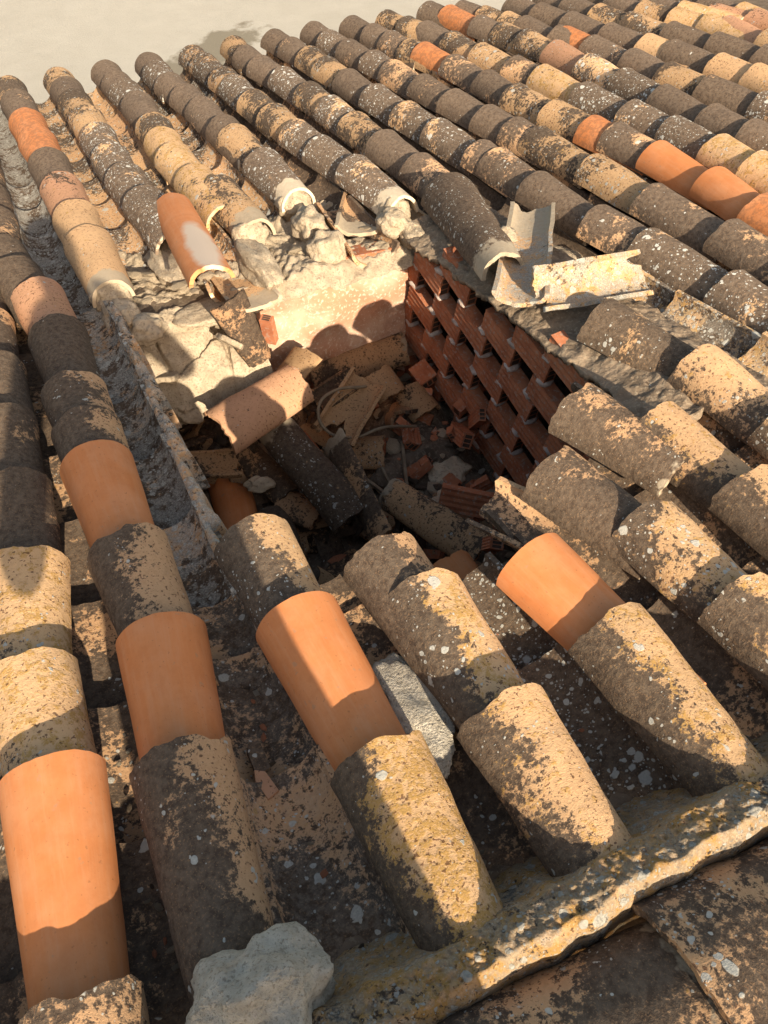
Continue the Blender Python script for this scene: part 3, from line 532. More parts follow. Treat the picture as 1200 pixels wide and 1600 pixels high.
# ------------------------------------------------------------------ loose and broken tiles
def loose(name, code, A, B, label, w=.0925, wu=.072, rise=.085, flip=False, roll=0, group=None, chips=None, extra=None, cat='roof tile', arc=None, up=None, near=True, seed=None, jag=.006):
    A = Vector(A); B = Vector(B); L_ = (A-B).length; seed = seed if seed is not None else rng.randrange(1000)
    me = tile_mesh(name, L=L_, wl=w, wu=wu, rise=rise, ru=rise*.85, th=.014, seed=seed, na=28, ny=20, jag=jag, warp=.005 if code != 'o' else .001, chip=chips, arc=arc or (0, math.pi))
    mat, lk, _ = LOOKS[code]; me.materials.append(M[mat]); o = link(name, me)
    l2 = dict(lk); l2.update(extra or {})
    if 'collar' in l2: l2['collar'] = l2['collar'] + .42 - L_
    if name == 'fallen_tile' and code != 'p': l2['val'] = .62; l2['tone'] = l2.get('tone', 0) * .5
    if mat == 'old': look(o, **l2)
    else: o['smear'] = float(l2.get('smear', 0))
    u_ = Vector(up) if up else (BN if not flip else -BN)
    # A and B are given at the crest (or at the trough when flipped): drop the base below it
    m = frm(A, A-B, u_, roll); m = m @ Matrix.Translation((0, 0, -rise*.95))
    o.matrix_world = m
    return tag(o, label, cat, group)
# on the roof round the hole
loose('roof_tile', 's', W(1.426, 2.677, .03), W(1.293, 2.039, .03), 'large loose dark tile with a pale mortar end, tipping toward the hole', w=.112, wu=.075, rise=.105, extra=dict(dark=.85, lich=.55, collar=.085, tone=.5))
loose('roof_tile', 'o', W(0.46, 3.183, .0), W(0.408, 2.373, .07), 'bright orange loose tile with a white mortar smear at the far edge', w=.078, wu=.076, rise=.066, extra=dict(smear=1.))
loose('broken_tile', 'w', W(1.229, 1.842, -.060), W(1.602, 2.357, -.05), 'upended broken channel tile with cream edge and white lichen', w=.085, wu=.08, rise=.05, flip=True, extra=dict(dark=.34, lich=1.35, och=.0, flake=.8, val=.9), chips=[(1.2, .5, .03, 1)])
loose('broken_tile', 't', W(1.275, 1.835, -.035), W(1.63, 1.778, -.05), 'cracked yellow and white lichened tile lying across the rows', w=.075, wu=.075, rise=.050, flip=True, roll=R(-38), extra=dict(dark=.38, lich=1.4, och=.7, flake=.8, val=.85), chips=[(2.2, .5, .04, 0), (.6, .4, .05, 1)])
loose('broken_tile', 'b', W(1.301, 3.146, -.17), W(1.088, 2.758, -.17), 'brown wide channel tile ending over the pink wall', w=.10, wu=.105, rise=.06, flip=True, extra=dict(dark=.45, lich=.2, collar=.1))
loose('broken_tile', 'n', W(1.305, 2.911, -.17), W(1.31, 2.535, -.17), 'narrow mud-filled channel tile jutting over the hole', w=.05, wu=.06, rise=.04, flip=True, extra=dict(dark=.1, och=.4))
loose('broken_tile', 'n', W(0.542, 2.969, -.19), W(0.56, 2.46, -.19), 'pale mud-caked channel tile hanging over the hole', w=.085, wu=.09, rise=.045, flip=True, extra=dict(dark=.05, och=.35, collar=.1))
loose('broken_tile', 'b', W(0.708, 1.169, -.13), W(0.806, 1.018, -.15), 'thin-edged channel tile poking out above the orange tile', w=.09, wu=.09, rise=.05, flip=True, extra=dict(dark=.45, lich=.3), chips=[(2.4, .7, .10, 0)])
# mortar humps left where cover tiles are gone
def hump(px, label, sx, sy, sz, h, mat='earth', yaw=0., seed=1, cat='mortar lump', group=None, amp=.30):
    o = lump('mortar_lump', mat, rot4(W(px[0], px[1], h), yaw), sx, sy, sz, seed, amp=amp, fr=1.7, fine=.065, sub=5, facet=0)
    return tag(o, label, cat, group)
hump((0.645, 2.721), 'long sandy mortar hump below the row of yellow tiles', .060, .19, .060, -.145, seed=2)
hump((0.921, 2.88), 'cracked sandy mortar core showing under a white-ended tile', .07, .10, .065, -.125, seed=3)
hump((0.921, 2.719), 'rounded mortar boulder at the top edge of the pink wall', .075, .085, .07, -.16, seed=4)
hump((1.191, 2.69), 'mortar core filling the end of the last speckled tile', .06, .07, .05, -.105, seed=5)
hump((1.235, 2.629), 'small grey mortar lump beside the mud-filled channel tile', .04, .09, .05, -.14, seed=6)
hump((0.176, 2.526), 'round pale mortar stone at the hole\'s upper left corner', .07, .065, .045, -.175, seed=7, mat='mortar')
hump((0.119, 2.624), 'shadowed mortar core at the end of the pale tile row', .06, .11, .055, -.145, seed=8, mat='mortar')
hump((0.36, 2.917), 'low sandy mortar hump left of the loose orange tile', .07, .20, .045, -.15, seed=9)
hump((0.424, 2.603), 'broad sandy mortar shelf left of the hanging channel tile', .14, .09, .03, -.215, seed=10)
hump((1.617, 2.208), 'brown mortar rubble heap behind the upended tile', .12, .10, .05, -.18, seed=11)
hump((1.74, 2.337), 'small lichened mortar lump under the dark row', .05, .06, .05, -.14, seed=12, mat='grey')
hump((0.321, 0.757), 'rough grey mortar patch in the gutter between two rows', .062, .125, .020, -.135, seed=16, mat='grey', amp=.35)
hump((-0.093, 0.392), 'pale grey mortar blob capping the row end at the ridge', .098, .082, .078, -.055, seed=15, mat='grey', amp=.30)
# flat brick boards on the wall top
for (a, b, lb) in (((0.948, 2.665), (1.199, 2.633), 'flat orange brick board edging the wall by the dark corner'), ((0.755, 2.667), (0.863, 2.659), 'mortared orange brick end set in the wall top')):
    A = W(a[0], a[1], -.19); B = W(b[0], b[1], -.19); d = B-A
    bm = bmesh.new(); box_vs(bm, Matrix.Identity(4), .09, d.length, .03)
    bmesh.ops.bevel(bm, geom=bm.edges[:], offset=.003, segments=1, affect='EDGES')
    tag(bm_obj('brick_board', bm, 'brick', None, False, frm((A+B)/2 + BV*.03, d, BN)), lb, 'brick')
# ------------------------------------------------------------------ the collapsed heap
M['wood'] = mat_plain('old_wood', rgb(.16, .12, .08), rgb(.24, .19, .13), 20, 90)
HG = 'broken tiles fallen into the hole'
def hz(t): return X(*t)
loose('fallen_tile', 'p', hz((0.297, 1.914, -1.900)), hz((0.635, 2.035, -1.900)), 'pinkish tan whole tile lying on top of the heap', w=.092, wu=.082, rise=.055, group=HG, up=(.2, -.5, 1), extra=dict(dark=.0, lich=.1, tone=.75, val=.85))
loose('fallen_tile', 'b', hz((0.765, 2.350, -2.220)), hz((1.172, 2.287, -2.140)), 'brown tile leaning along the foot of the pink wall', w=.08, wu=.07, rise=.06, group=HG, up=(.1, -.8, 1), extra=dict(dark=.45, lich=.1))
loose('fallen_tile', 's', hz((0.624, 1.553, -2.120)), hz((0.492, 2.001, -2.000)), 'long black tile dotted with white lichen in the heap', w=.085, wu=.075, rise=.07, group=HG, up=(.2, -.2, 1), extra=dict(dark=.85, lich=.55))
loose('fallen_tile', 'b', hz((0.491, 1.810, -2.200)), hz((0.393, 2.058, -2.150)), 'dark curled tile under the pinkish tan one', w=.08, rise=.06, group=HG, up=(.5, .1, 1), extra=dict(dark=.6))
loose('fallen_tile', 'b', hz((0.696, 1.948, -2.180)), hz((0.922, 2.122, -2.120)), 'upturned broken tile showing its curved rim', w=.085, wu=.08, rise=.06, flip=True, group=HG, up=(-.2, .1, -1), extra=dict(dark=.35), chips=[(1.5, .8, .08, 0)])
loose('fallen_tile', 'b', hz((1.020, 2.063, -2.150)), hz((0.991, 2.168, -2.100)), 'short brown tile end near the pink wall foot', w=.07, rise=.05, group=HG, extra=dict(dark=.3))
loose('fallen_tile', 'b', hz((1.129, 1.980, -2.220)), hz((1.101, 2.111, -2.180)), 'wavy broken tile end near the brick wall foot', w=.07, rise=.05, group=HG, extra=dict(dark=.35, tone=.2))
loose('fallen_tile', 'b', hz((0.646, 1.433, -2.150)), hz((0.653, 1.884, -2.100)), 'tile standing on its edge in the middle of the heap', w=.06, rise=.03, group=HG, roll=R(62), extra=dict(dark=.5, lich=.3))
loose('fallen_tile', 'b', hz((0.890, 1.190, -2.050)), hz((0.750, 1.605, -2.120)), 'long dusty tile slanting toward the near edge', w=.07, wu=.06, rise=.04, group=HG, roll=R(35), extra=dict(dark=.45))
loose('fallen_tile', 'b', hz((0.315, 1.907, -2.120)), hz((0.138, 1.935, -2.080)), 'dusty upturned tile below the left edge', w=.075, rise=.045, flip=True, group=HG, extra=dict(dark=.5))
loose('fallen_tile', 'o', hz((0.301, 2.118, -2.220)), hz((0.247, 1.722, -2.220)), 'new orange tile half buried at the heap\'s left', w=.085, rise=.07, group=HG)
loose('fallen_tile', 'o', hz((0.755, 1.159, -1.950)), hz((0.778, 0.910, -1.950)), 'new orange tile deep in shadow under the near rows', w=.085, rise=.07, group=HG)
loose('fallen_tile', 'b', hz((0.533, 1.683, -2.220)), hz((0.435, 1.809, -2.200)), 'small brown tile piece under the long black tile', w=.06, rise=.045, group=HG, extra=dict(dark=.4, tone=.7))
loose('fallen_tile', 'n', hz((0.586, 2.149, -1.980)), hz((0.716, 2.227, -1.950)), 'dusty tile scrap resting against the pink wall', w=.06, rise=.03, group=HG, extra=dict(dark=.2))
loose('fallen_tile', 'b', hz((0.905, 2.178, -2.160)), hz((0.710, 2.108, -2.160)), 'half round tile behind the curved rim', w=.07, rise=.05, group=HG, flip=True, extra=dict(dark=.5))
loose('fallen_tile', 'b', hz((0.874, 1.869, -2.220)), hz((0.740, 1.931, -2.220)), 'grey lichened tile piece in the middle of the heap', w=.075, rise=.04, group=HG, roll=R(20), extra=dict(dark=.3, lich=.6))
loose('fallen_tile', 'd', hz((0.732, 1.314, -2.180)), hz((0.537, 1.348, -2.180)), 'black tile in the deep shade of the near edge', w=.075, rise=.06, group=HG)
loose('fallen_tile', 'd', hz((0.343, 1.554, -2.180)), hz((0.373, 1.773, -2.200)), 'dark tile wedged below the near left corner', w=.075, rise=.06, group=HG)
def slabp(t, sx, sy, sz, yaw, pitch, roll, mat, label, name='mortar_slab', seed=1, cat='mortar chunk', group='mortar chunks fallen into the hole'):
    m = Matrix.Translation(hz(t)) @ Matrix.Rotation(yaw, 4, 'Z') @ Matrix.Rotation(pitch, 4, 'X') @ Matrix.Rotation(roll, 4, 'Y')
    o = lump(name, mat, m, sx, sy, sz, seed, amp=.45, fr=1.5, sub=4, facet=0, fine=.12); return tag(o, label, cat, group)
slabp((0.222, 2.211, -2.000), .07, .09, .04, .9, .3, .1, 'mortar', 'shaded mortar chunk at the foot of the left corner', seed=23)
slabp((1.080, 1.724, -2.300), .08, .07, .02, .2, .1, .1, 'mortar', 'flat cracked mortar plate on the rubble floor', seed=25)
slabp((1.004, 1.582, -2.280), .07, .05, .02, .8, .0, .1, 'mortar', 'second flat mortar plate below the cracked one', seed=26)
slabp((0.369, 1.844, -2.150), .05, .03, .02, .3, .2, .2, 'mortar', 'grey wedge of mortar left of the black tile', seed=27)
slabp((0.870, 1.804, -2.300), .07, .07, .03, .3, .2, .2, 'dirt', 'earthy clod right of the upright tile', seed=28)
BG = 'hollow bricks fallen into the hole'
def fb(t, yaw, pitch, roll, L_, label, H=.1, T=.045):
    m = Matrix.Translation(hz(t)) @ Matrix.Rotation(yaw, 4, 'Z') @ Matrix.Rotation(pitch, 4, 'X') @ Matrix.Rotation(roll, 4, 'Y')
    brick_obj('fallen_brick', m, L_, H, T, label, 'brick', BG)
fb((0.985, 1.438, -2.120), R(80), .1, .5, .18, 'reddish hollow brick lying flat near the brick wall', H=.085)
fb((1.274, 1.927, -2.180), R(-50), .3, .2, .14, 'orange brick half leaning on the brick wall foot', H=.05)
fb((1.189, 2.157, -2.200), R(30), .1, 1.2, .10, 'broken brick showing two square holes by the wall corner', H=.08)
fb((1.173, 1.804, -2.220), R(15), -.5, .4, .16, 'broken hollow brick standing in the rubble', H=.06)
fb((1.106, 1.998, -2.280), R(70), .1, .1, .08, 'small orange brick chunk on the rubble floor', H=.04)
fb((0.913, 1.157, -1.980), R(10), -1.0, .3, .12, 'narrow brick sliver above the deep orange tile', H=.04)
fb((1.232, 1.796, -2.150), R(15), -1.0, .2, .16, 'upright brick sliver against the brick wall', H=.05, T=.03)
fb((0.580, 2.209, -1.800), R(-10), -1.4, .1, .12, 'upright orange brick under the hanging channel tile', H=.03)
fb((0.629, 2.066, -2.300), R(40), .3, .3, .12, 'dim red brick under the long black tile', H=.06)
# beams / broken dark tile edge below the loose orange tile
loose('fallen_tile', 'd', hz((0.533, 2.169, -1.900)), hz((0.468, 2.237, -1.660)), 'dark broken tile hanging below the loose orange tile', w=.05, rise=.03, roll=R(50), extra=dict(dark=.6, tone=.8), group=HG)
# rubble chips
rr = random.Random(8)
chips = []
for i in range(6):
    bm = bmesh.new(); bmesh.ops.create_icosphere(bm, subdivisions=1, radius=1)
    for v in bm.verts: v.co = Vector((v.co.x*rr.uniform(.7, 1.3), v.co.y*rr.uniform(.6, 1.3), v.co.z*rr.uniform(.3, .7)))
    me = bpy.data.meshes.new('rubble_chip'); bm.to_mesh(me); bm.free(); chips.append(me)
chipm = {}
for i in range(190):
    U = rr.uniform(.12, 1.24); s = rr.uniform(1.3, 2.75)
    if rr.random() < .4: U = rr.uniform(.8, 1.25); s = rr.uniform(1.3, 2.4)
    mt = rr.choice(['brick', 'mortar', 'dirt', 'mortar', 'dirt', 'grey', 'brick'])
    key = (rr.randrange(6), mt)
    if key not in chipm: m_ = chips[key[0]].copy(); m_.materials.append(M[mt]); chipm[key] = m_
    o = link('rubble_chip', chipm[key]); sc_ = rr.choice([.009, .012, .016, .022, .032])
    o.matrix_world = Matrix.Translation(X(U, s, floor_z(U, s) + sc_*.35)) @ Matrix.Rotation(rr.uniform(0, 6), 4, 'Z') @ Matrix.Rotation(rr.uniform(-.5, .5), 4, 'X') @ Matrix.Diagonal((sc_*rr.uniform(.8, 1.7), sc_, sc_, 1))
    tag(o, {'brick': 'small red brick chip on the rubble floor of the hole', 'mortar': 'small tan mortar chip on the rubble floor of the hole', 'dirt': 'small brown clod on the rubble floor of the hole', 'grey': 'small grey mortar chip on the rubble floor of the hole'}[mt], 'chip', {'brick': 'red brick chips in the rubble', 'mortar': 'tan mortar chips in the rubble', 'dirt': 'brown clods in the rubble', 'grey': 'grey mortar chips in the rubble'}[mt])
for i in range(46):   # crumbs of mud on the far edge
    U = rr.uniform(.1, 1.25); V = rr.uniform(2.6, 3.05); mt = rr.choice(['earth', 'earth', 'mortar'])
    key = (rr.randrange(6), mt)
    if key not in chipm: m_ = chips[key[0]].copy(); m_.materials.append(M[mt]); chipm[key] = m_
    o = link('mortar_crumb', chipm[key]); sc_ = rr.choice([.008, .012, .018, .026])
    o.matrix_world = rot4(W(U, V, -.15 + rr.uniform(-.01, .02)), rr.uniform(0, 6), rr.uniform(-.4, .4)) @ Matrix.Diagonal((sc_*1.3, sc_, sc_, 1))
    tag(o, 'small sandy mortar crumb on the far edge of the hole', 'crumb', 'sandy mortar crumbs on the far edge')
# shards on the near tiles
for (px, c_, s_, yaw, lb) in (((0.014, 0.758), 'p', .03, .3, 'pinkish tile shard lying in the shaded gutter'), ((0.018, 0.816), 's', .035, .1, 'dark speckled tile shard lying above the pinkish one'), ((-0.038, 2.753), 'b', .028, 1., 'small brown stone in the lichened gutter')):
    bm = bmesh.new(); vs = [(-.5, -1, 0), (.4, -.9, 0), (.5, .7, 0), (0, 1.2, 0), (-.4, .5, 0)]
    b0 = [bm.verts.new((x*s_, y*s_, 0)) for x, y, z in vs]; b1 = [bm.verts.new((x*s_*.95, y*s_*.95, .009)) for x, y, z in vs]
    bm.faces.new(b0[::-1]); bm.faces.new(b1)
    for i in range(5): bm.faces.new((b0[i], b0[(i+1) % 5], b1[(i+1) % 5], b1[i]))
    o = bm_obj('tile_shard', bm, 'old', None, False, rot4(W(px[0], px[1], -.165), yaw, .1, .2)); look(o, **LOOKS[c_][1]); tag(o, lb, 'shard')
# ------------------------------------------------------------------ ridge: mortar bed and cap tiles
def rbed(a, b):
    U = -1.0 + 3.6*a; e = .012*fbm((U, 0, 3), 4) + .010*fbm((U, 1, 3), 14)
    K = ((0, .44, -.19), (.3, .37, -.105), (.5, .335, -.036), (.8, .285, -.026), (.9, .268, -.050), (1., .262, -.13))
    for (b0, v0, h0), (b1, v1, h1) in zip(K, K[1:]):
        if b <= b1 + 1e-6: f = (b-b0)/(b1-b0); V = v0+(v1-v0)*f; h = h0+(h1-h0)*f; break
    V += e
    h += .007*fbm((U, V, 0), 13) + .006*fbm((U, V, 5), 50) + .004*fbm((U, V, 9), 140)
    return W(U, V, h)
tag(look(grid_obj('ridge_mortar', 'old', rbed, 900, 60), dark=.34, lich=1.0, och=1.0, tone=.0, flake=.55, val=.66), 'rough ochre and grey lichened mortar strip closing the rows at the ridge', 'mortar strip')
CU = [(-.50, 'first'), (-.08, 'second'), (.36, 'third'), (.80, 'fourth'), (1.24, 'fifth'), (1.68, 'sixth')]
for i, (U, nm_) in enumerate([(1.70, 'd'), (1.27, 'b'), (.86, 'n'), (.45, 'b'), (.04, 'd'), (-.38, 'b')]):
    me = tile_mesh('ridge_tile', L=.52, wl=.185, wu=.15, rise=.098, ru=.086, th=.016, seed=300+i, na=40, ny=30, jag=.006, warp=.006)
    me.materials.append(M['old']); o = link('ridge_tile', me); l2 = dict(LOOKS['b'][1]); l2.update(dark=.62, lich=.45, och=.15); look(o, **l2)
    o.matrix_world = frm(W(U, .098 + rng.uniform(-.006, .006), -.100), -BU + BN*.04 , BN)
    tag(o, ['mottled ridge cap tile at the right end of the ridge', 'large brown ridge cap tile below the mortar strip, right corner', 'dark ridge cap tile in the photo\'s bottom right corner', 'dark ridge cap tile cut by the photo\'s bottom edge', 'brown ridge cap tile behind the grey blob', 'dark ridge cap tile at the left end of the ridge'][i], 'ridge tile', 'ridge cap tiles along the bottom of the view')
# ------------------------------------------------------------------ ground beyond the eave
def ground():
    m, t, b = nodes('pale_concrete'); g = G(t); tc, co = g.co(False)
    n1 = g.noise(tc, .8, 5, .6); n2 = g.noise(tc, 40, 4, .7); n3 = g.noise(tc, 3, 4, .6)
    c = g.mix(n1, rgb(.42, .385, .32), rgb(.50, .46, .385)); c = g.mix(g.m('MULTIPLY', g.step(n3, .5, 4), .25), c, rgb(.37, .33, .27))
    c = g.mix(g.m('MULTIPLY', g.step(n2, .62, 14), .35), c, rgb(.25, .22, .18))
    sx = g.n('ShaderNodeSeparateXYZ'); g.set(sx.inputs[0], tc)
    dx = g.m('SUBTRACT', sx.outputs[0], -2.45); dy = g.m('SUBTRACT', sx.outputs[1], 12.25)
    q1 = g.m('ADD', g.m('MULTIPLY', dx, .46), g.m('MULTIPLY', dy, .885)); q2 = g.m('SUBTRACT', g.m('MULTIPLY', dy, .46), g.m('MULTIPLY', dx, .885))
    el = g.m('ADD', g.m('POWER', g.m('ABSOLUTE', g.m('DIVIDE', q1, 1.05)), 2.), g.m('POWER', g.m('ABSOLUTE', g.m('DIVIDE', q2, .42)), 2.))
    el = g.m('ADD', el, g.m('MULTIPLY', g.m('SUBTRACT', g.noise(tc, 2.2, 6, .65), .5), 3.2))
    st = g.m('SUBTRACT', 1., g.step(el, 1., 2.2))
    c = g.mix(g.m('MULTIPLY', st, .85), c, g.mix(n2, rgb(.15, .125, .085), rgb(.24, .205, .145)))
    tire = g.step(g.noise(tc, .35, 3, .5), .54, 6)
    c = g.mix(g.m('MULTIPLY', tire, .12), c, rgb(.30, .26, .20))
    t.links.new(c, b.inputs['Base Color']); g.bump(b, n2, .01)
    return m
M['conc'] = ground()
M['damp'] = mat_plain('damp_moss', rgb(.17, .145, .10), rgb(.24, .21, .15), 6, 40, rgb(.28, .25, .18), .01)
gr = link('ground', mesh('ground', [(-300, -300, 0), (300, -300, 0), (300, 300, 0), (-300, 300, 0)], [(0, 1, 2, 3)], False), M['conc']); tag(gr, kind='structure')

# ------------------------------------------------------------------ the photographer, standing on the ridge behind the camera
def person():
    P = {}; base = X(.0, -.60, -1.74)
    J = [  # name, (side, forward, up), radius, parent
     ('pelvis', (0, 0, .82), .125, None), ('waist', (0, .01, .95), .115, 'pelvis'), ('chest', (0, .02, 1.13), .135, 'waist'), ('shoulders', (0, .01, 1.25), .10, 'chest'),
     ('neck', (0, .03, 1.34), .055, 'shoulders'), ('jaw', (0, .05, 1.41), .062, 'neck'), ('skull', (0, .045, 1.49), .082, 'jaw'), ('crown', (0, .03, 1.54), .070, 'skull'),
     ('hip', (.09, 0, .76), .095, 'pelvis'), ('knee', (.12, .05, .44), .062, 'hip'), ('ankle', (.13, 0, .09), .042, 'knee'), ('toe', (.14, .15, .03), .035, 'ankle'),
     ('hip2', (-.09, 0, .76), .095, 'pelvis'), ('knee2', (-.11, .03, .44), .062, 'hip2'), ('ankle2', (-.12, -.02, .09), .042, 'knee2'), ('toe2', (-.14, .13, .03), .035, 'ankle2'),
     ('sh', (.17, .01, 1.24), .058, 'shoulders'), ('el', (.27, .08, 1.02), .043, 'sh'), ('wr', (.16, .27, 1.16), .028, 'el'), ('ha', (.125, .335, 1.20), .026, 'wr'),
     ('sh2', (-.17, .01, 1.24), .058, 'shoulders'), ('el2', (-.27, .08, 1.02), .043, 'sh2'), ('wr2', (-.14, .27, 1.16), .028, 'el2'), ('ha2', (-.105, .335, 1.20), .026, 'wr2')]
    idx = {n: k for k, (n, *_r) in enumerate(J)}
    vs = [tuple(BU*p[0] + VH*p[1] + Vector((0, 0, p[2]))) for _, p, _, _ in J]; rad = [r * (1.28 if n in ('pelvis', 'waist', 'chest', 'hip', 'hip2', 'shoulders') else 1.1) for n, _, r, _ in J]
    es = [(idx[n], idx[q]) for n, _, _, q in J if q]
    for s, hn in ((1, 'ha'), (-1, 'ha2')):     # four curled fingers and a thumb
        h = Vector(J[idx[hn]][1])
        for f in range(4):
            a = h + Vector((0, .018, .03-.018*f)); b_ = a + Vector((-s*.028, .022, .004)); c_ = b_ + Vector((-s*(.024-.003*abs(f-1)), -.012, .003))
            k0 = len(vs)
            for q, r in ((a, .0095), (b_, .0085), (c_, .0075)): vs.append(tuple(BU*q.x + VH*q.y + Vector((0, 0, q.z)))); rad.append(r)
            es += [(idx[hn], k0), (k0, k0+1), (k0+1, k0+2)]
        a = h + Vector((-s*.02, -.015, .03)); b_ = a + Vector((-s*.025, .012, .02)); k0 = len(vs)
        for q, r in ((a, .011), (b_, .009)): vs.append(tuple(BU*q.x + VH*q.y + Vector((0, 0, q.z)))); rad.append(r)
        es += [(idx[hn], k0), (k0, k0+1)]
    me = bpy.data.meshes.new('person'); me.from_pydata(vs, es, []); me.update()
    o = link('person', me, M['cloth']); o.location = base
    o.scale = (1.09, 1.09, 1.09); md = o.modifiers.new('skin', 'SKIN'); 
    for k, sv in enumerate(me.skin_vertices[0].data): sv.radius = (rad[k], rad[k]); sv.use_root = (k == 0)
    o.modifiers.new('sub', 'SUBSURF').levels = 2; o.modifiers['sub'].render_levels = 2
    tag(o, 'person standing behind the ridge taking the photo, their shadow on the left rows', 'person')
M['cloth'] = mat_plain('blue_work_clothes', rgb(.06, .08, .13), rgb(.08, .10, .16), 8, 200)
person()

for k, nm_ in (('F0', 'the leftmost long row'), ('F2', 'the third row'), ('F3', 'the fourth row'), ('F4', 'the fifth row')):
    U_, V_, _c = ROWS[k]['pts'][-1]
    tag(lump('mortar_plug', 'earth', rot4(W(U_+.004, V_-.395, -.112), .1), .068, .055, .064, int(V_*100), amp=.22, fr=2.2, fine=.09, sub=4), 'mud plug filling the open upper end of ' + nm_, 'mortar lump')
tag(lump('mortar_plug', 'earth', rot4(W(1.381, 2.213, -.065), .1), .066, .06, .072, 77, amp=.2, fine=.08), 'mud plug filling the end of the large loose dark tile', 'mortar lump')

rd = random.Random(21)
fm = []
for k in range(7):
    a0 = rd.uniform(.2, 1.2); me = tile_mesh('tile_fragment', L=rd.uniform(.10, .24), wl=.085, wu=.075, rise=.075, ru=.066, th=.014, seed=600+k, na=14, ny=10, jag=.016, warp=.004, arc=(a0, a0+rd.uniform(.9, 1.9)), chip=[(a0+.5, .5, .04, 0), (a0+.8, .5, .04, 1)])
    me.materials.append(M['old']); fm.append(me)
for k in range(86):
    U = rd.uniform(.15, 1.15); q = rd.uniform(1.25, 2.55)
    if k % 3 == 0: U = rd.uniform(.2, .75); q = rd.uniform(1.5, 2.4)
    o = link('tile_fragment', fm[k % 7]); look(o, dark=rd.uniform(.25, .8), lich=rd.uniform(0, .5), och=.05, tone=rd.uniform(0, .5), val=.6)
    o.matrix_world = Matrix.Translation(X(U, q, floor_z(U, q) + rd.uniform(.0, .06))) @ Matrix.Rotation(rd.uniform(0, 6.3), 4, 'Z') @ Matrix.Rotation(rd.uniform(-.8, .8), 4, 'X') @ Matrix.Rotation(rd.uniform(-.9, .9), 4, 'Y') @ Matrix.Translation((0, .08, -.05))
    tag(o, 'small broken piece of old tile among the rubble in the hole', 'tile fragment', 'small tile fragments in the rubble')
for k, (A_, B_, r_) in enumerate((((0.968, 1.904, -2.260), (0.839, 1.575, -2.260), .006), ((0.831, 1.800, -2.240), (0.830, 1.630, -2.280), .005), ((0.376, 2.326, -1.950), (0.443, 2.298, -1.720), .007), ((0.656, 1.950, -2.200), (0.772, 1.652, -2.200), .007))):
    A = X(*A_); B = X(*B_); bm = bmesh.new(); box_vs(bm, Matrix.Identity(4), r_*2, (A-B).length, r_*1.4)
    tag(bm_obj('splintered_lath', bm, 'wood', None, False, frm((A+B)/2, A-B, Vector((.3, .2, 1)))), ['thin grey lath standing right of the curved rim tile', 'short lath beside the upright grey one', 'thin lath leaning at the hole\'s upper left', 'thin lath lying over the dark tiles'][k], 'lath')

def shelf(a, b):
    U = .07 + .50*a + .03*fbm((0, b*2, 3), 2); e = .03*fbm((U, 0, 7), 9)
    V = 2.66 - (.25 + e)*b
    h = -.20 - .20*b**1.4 - .10*max(0, b-.85)/.15 + .016*fbm((U, V, 1), 6) + .008*fbm((U, V, 5), 34)
    cr = abs(noise.noise(Vector((U*5, V*5, 9)))); h -= .035*max(0, 1-cr/.035)
    return W(U, V, h)
tag(grid_obj('mortar_shelf', 'earth', shelf, 120, 90), 'cracked sandy mortar shelf sagging into the upper left of the hole', 'mortar shelf')
def plate(t, sx, sy, yaw, pitch, roll, mat, label, seed, th=.02):
    rp = random.Random(seed); n_ = 6; bm = bmesh.new(); ps = []
    for k in range(n_):
        a_ = 2*math.pi*k/n_ + rp.uniform(-.3, .3); r_ = rp.uniform(.75, 1.15); ps.append((math.cos(a_)*sx*r_, math.sin(a_)*sy*r_))
    b0 = [bm.verts.new((x, y, -th/2)) for x, y in ps]; b1 = [bm.verts.new((x*.96, y*.96, th/2)) for x, y in ps]
    bm.faces.new(b0[::-1]); bm.faces.new(b1)
    for k in range(n_): bm.faces.new((b0[k], b0[(k+1) % n_], b1[(k+1) % n_], b1[k]))
    bmesh.ops.bevel(bm, geom=bm.edges[:], offset=.003, segments=1, affect='EDGES')
    bmesh.ops.triangulate(bm, faces=bm.faces); bmesh.ops.subdivide_edges(bm, edges=bm.edges, cuts=3, use_grid_fill=True)
    for v in bm.verts: v.co += Vector((1, 1, 1))*.004*noise.noise(v.co*25+Vector((seed, 0, 0)))
    m = Matrix.Translation(hz(t)) @ Matrix.Rotation(yaw, 4, 'Z') @ Matrix.Rotation(pitch, 4, 'X') @ Matrix.Rotation(roll, 4, 'Y')
    tag(bm_obj('mortar_plate', bm, mat, None, False, m), label, 'mortar chunk', 'mortar chunks fallen into the hole')
plate((0.334, 2.263, -1.940), .085, .10, .5, -.75, .1, 'earth', 'angular flat mortar plate sliding down the upper left corner', 3)
plate((0.438, 2.198, -1.800), .06, .07, -.3, -.9, .2, 'earth', 'sunlit mortar plate propped beside the hanging tile', 4)
plate((0.194, 2.210, -1.880), .05, .07, .9, -.5, .3, 'mortar', 'shaded mortar plate under the left shelf', 5)
# more tile rows of the same roof to the left of the view
for k, U in enumerate((-.60, -.87, -1.14)):
    for q in range(16):
        put_tile('roof_tile', rng.choice('dddbms'), U + rng.uniform(-.01, .01), .62 + .3*q, H0, 0, 1, 'far', rng.randrange(9), 'weathered cover tile of the rows beyond the left edge', 'cover tiles beyond the left edge')
    for q in range(16):
        o = put_tile('channel_tile', 'b', U + .135, .62 + .3*q, -.105, 0, 1, 'chan', 100 + rng.randrange(7), 'weathered channel tile beyond the left edge', 'channel tiles beyond the left edge', cat='channel tile', flip=True)

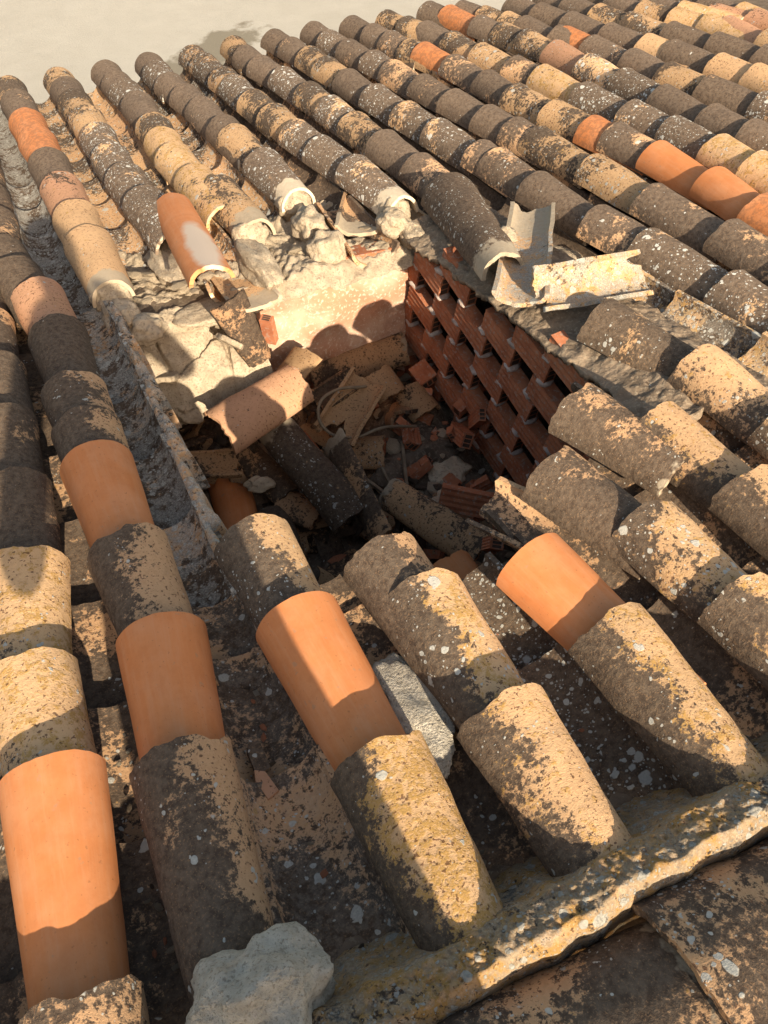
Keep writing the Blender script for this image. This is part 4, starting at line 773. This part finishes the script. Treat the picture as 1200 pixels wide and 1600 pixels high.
# thin bent metal pipe in the heap
def tube(name, pts, r, mat, label, cat):
    cu = bpy.data.curves.new(name, 'CURVE'); cu.dimensions = '3D'; sp = cu.splines.new('BEZIER'); sp.bezier_points.add(len(pts)-1)
    for bp_, p in zip(sp.bezier_points, pts): bp_.co = X(*p); bp_.handle_left_type = bp_.handle_right_type = 'AUTO'
    cu.bevel_depth = r; cu.bevel_resolution = 4; cu.resolution_u = 10
    tmp = bpy.data.objects.new('tmp', cu); C.objects.link(tmp); dg = bpy.context.evaluated_depsgraph_get()
    me = bpy.data.meshes.new_from_object(tmp.evaluated_get(dg)); bpy.data.objects.remove(tmp); me.name = name
    for p in me.polygons: p.use_smooth = True
    me.materials.clear(); return tag(link(name, me, M[mat]), label, cat)
tube('bent_pipe', [(0.901, 2.092, -2.100), (0.758, 2.080, -2.060), (0.678, 2.025, -2.060), (0.668, 1.956, -2.100), (0.752, 1.922, -2.160), (0.895, 1.915, -2.160), (1.037, 1.921, -2.220)], .006, 'wood', 'thin bent brown pipe looping through the middle of the heap', 'pipe')

rc = random.Random(31)
GP = (('N0', 'N1'), ('N1', 'N2'), ('N2', 'N3'), ('N3', 'N4'), ('N4', 'N5'), ('N5', 'N6'), ('N6', 'N7'), ('N7', 'F6'))
for k in range(110):
    a_, b_ = rc.choice(GP); V = rc.uniform(.42, 1.05) if a_ not in ('N5', 'N6', 'N7') else rc.uniform(.6, 1.3)
    U = (rowU(a_, V) + rowU(b_, V))/2 + rc.gauss(0, .016); mt = rc.choice(['mortar', 'dirt', 'brick', 'grey', 'earth']); key = (rc.randrange(6), mt)
    if key not in chipm: m_ = chips[key[0]].copy(); m_.materials.append(M[mt]); chipm[key] = m_
    o = link('grit_crumb', chipm[key]); sc_ = rc.choice([.0025, .0035, .005, .007])
    o.matrix_world = rot4(W(U, V, -.178 + rc.uniform(0, .006)), rc.uniform(0, 6), rc.uniform(-.4, .4)) @ Matrix.Diagonal((sc_*1.4, sc_, sc_, 1))
    tag(o, 'tiny crumb of grit lying in a shaded gutter near the ridge', 'crumb', 'grit crumbs in the near gutters')

def walltop(a, b):
    V = 1.20 + 1.46*b; e = .022*fbm((0, V, 5), 5) + .008*fbm((0, V, 8), 15)
    U = 1.27 - .055*(V-1.4) + .030 - .040*(1-a) + (e)*(1-a) + .34*a
    h = -.085 - .045*(1-a)**3 + .010*fbm((U, V, 0), 9) + .006*fbm((U, V, 3), 28) - (.06*(a-.6) if a > .6 else 0)
    return W(U, V, h)
wt = grid_obj('wall_top_mortar', 'wtop', walltop, 90, 420)
sd = wt.modifiers.new('thick', 'SOLIDIFY'); sd.thickness = .022; sd.offset = -1
tag(wt, 'brown rubbly mortar bed running over the top of the open brick wall', 'mortar bed')

BGc = 'broken brick chunks in the rubble'
bcm = []
for k in range(5):
    bm = bmesh.new(); brick_bm(bm, Matrix.Identity(4), rd.uniform(.05, .12), rd.uniform(.04, .08), rd.uniform(.025, .045))
    for v in bm.verts: v.co += Vector((noise.noise(v.co*30+Vector((k, 0, 0))), noise.noise(v.co*30+Vector((0, k, 0))), 0))*.012
    bmesh.ops.recalc_face_normals(bm, faces=bm.faces); me = bpy.data.meshes.new('brick_chunk'); bm.to_mesh(me); bm.free(); me.materials.append(M['brick']); me.materials.append(M['black']); bcm.append(me)
for k in range(34):
    U = rd.uniform(.72, 1.18); q = rd.uniform(1.3, 2.45)
    o = link('brick_chunk', bcm[k % 5])
    o.matrix_world = Matrix.Translation(X(U, q, floor_z(U, q) + rd.uniform(.0, .04))) @ Matrix.Rotation(rd.uniform(0, 6.3), 4, 'Z') @ Matrix.Rotation(rd.uniform(-1, 1), 4, 'X') @ Matrix.Rotation(rd.uniform(-1, 1), 4, 'Y')
    tag(o, 'broken piece of red hollow brick in the rubble by the brick wall', 'brick chunk', BGc)
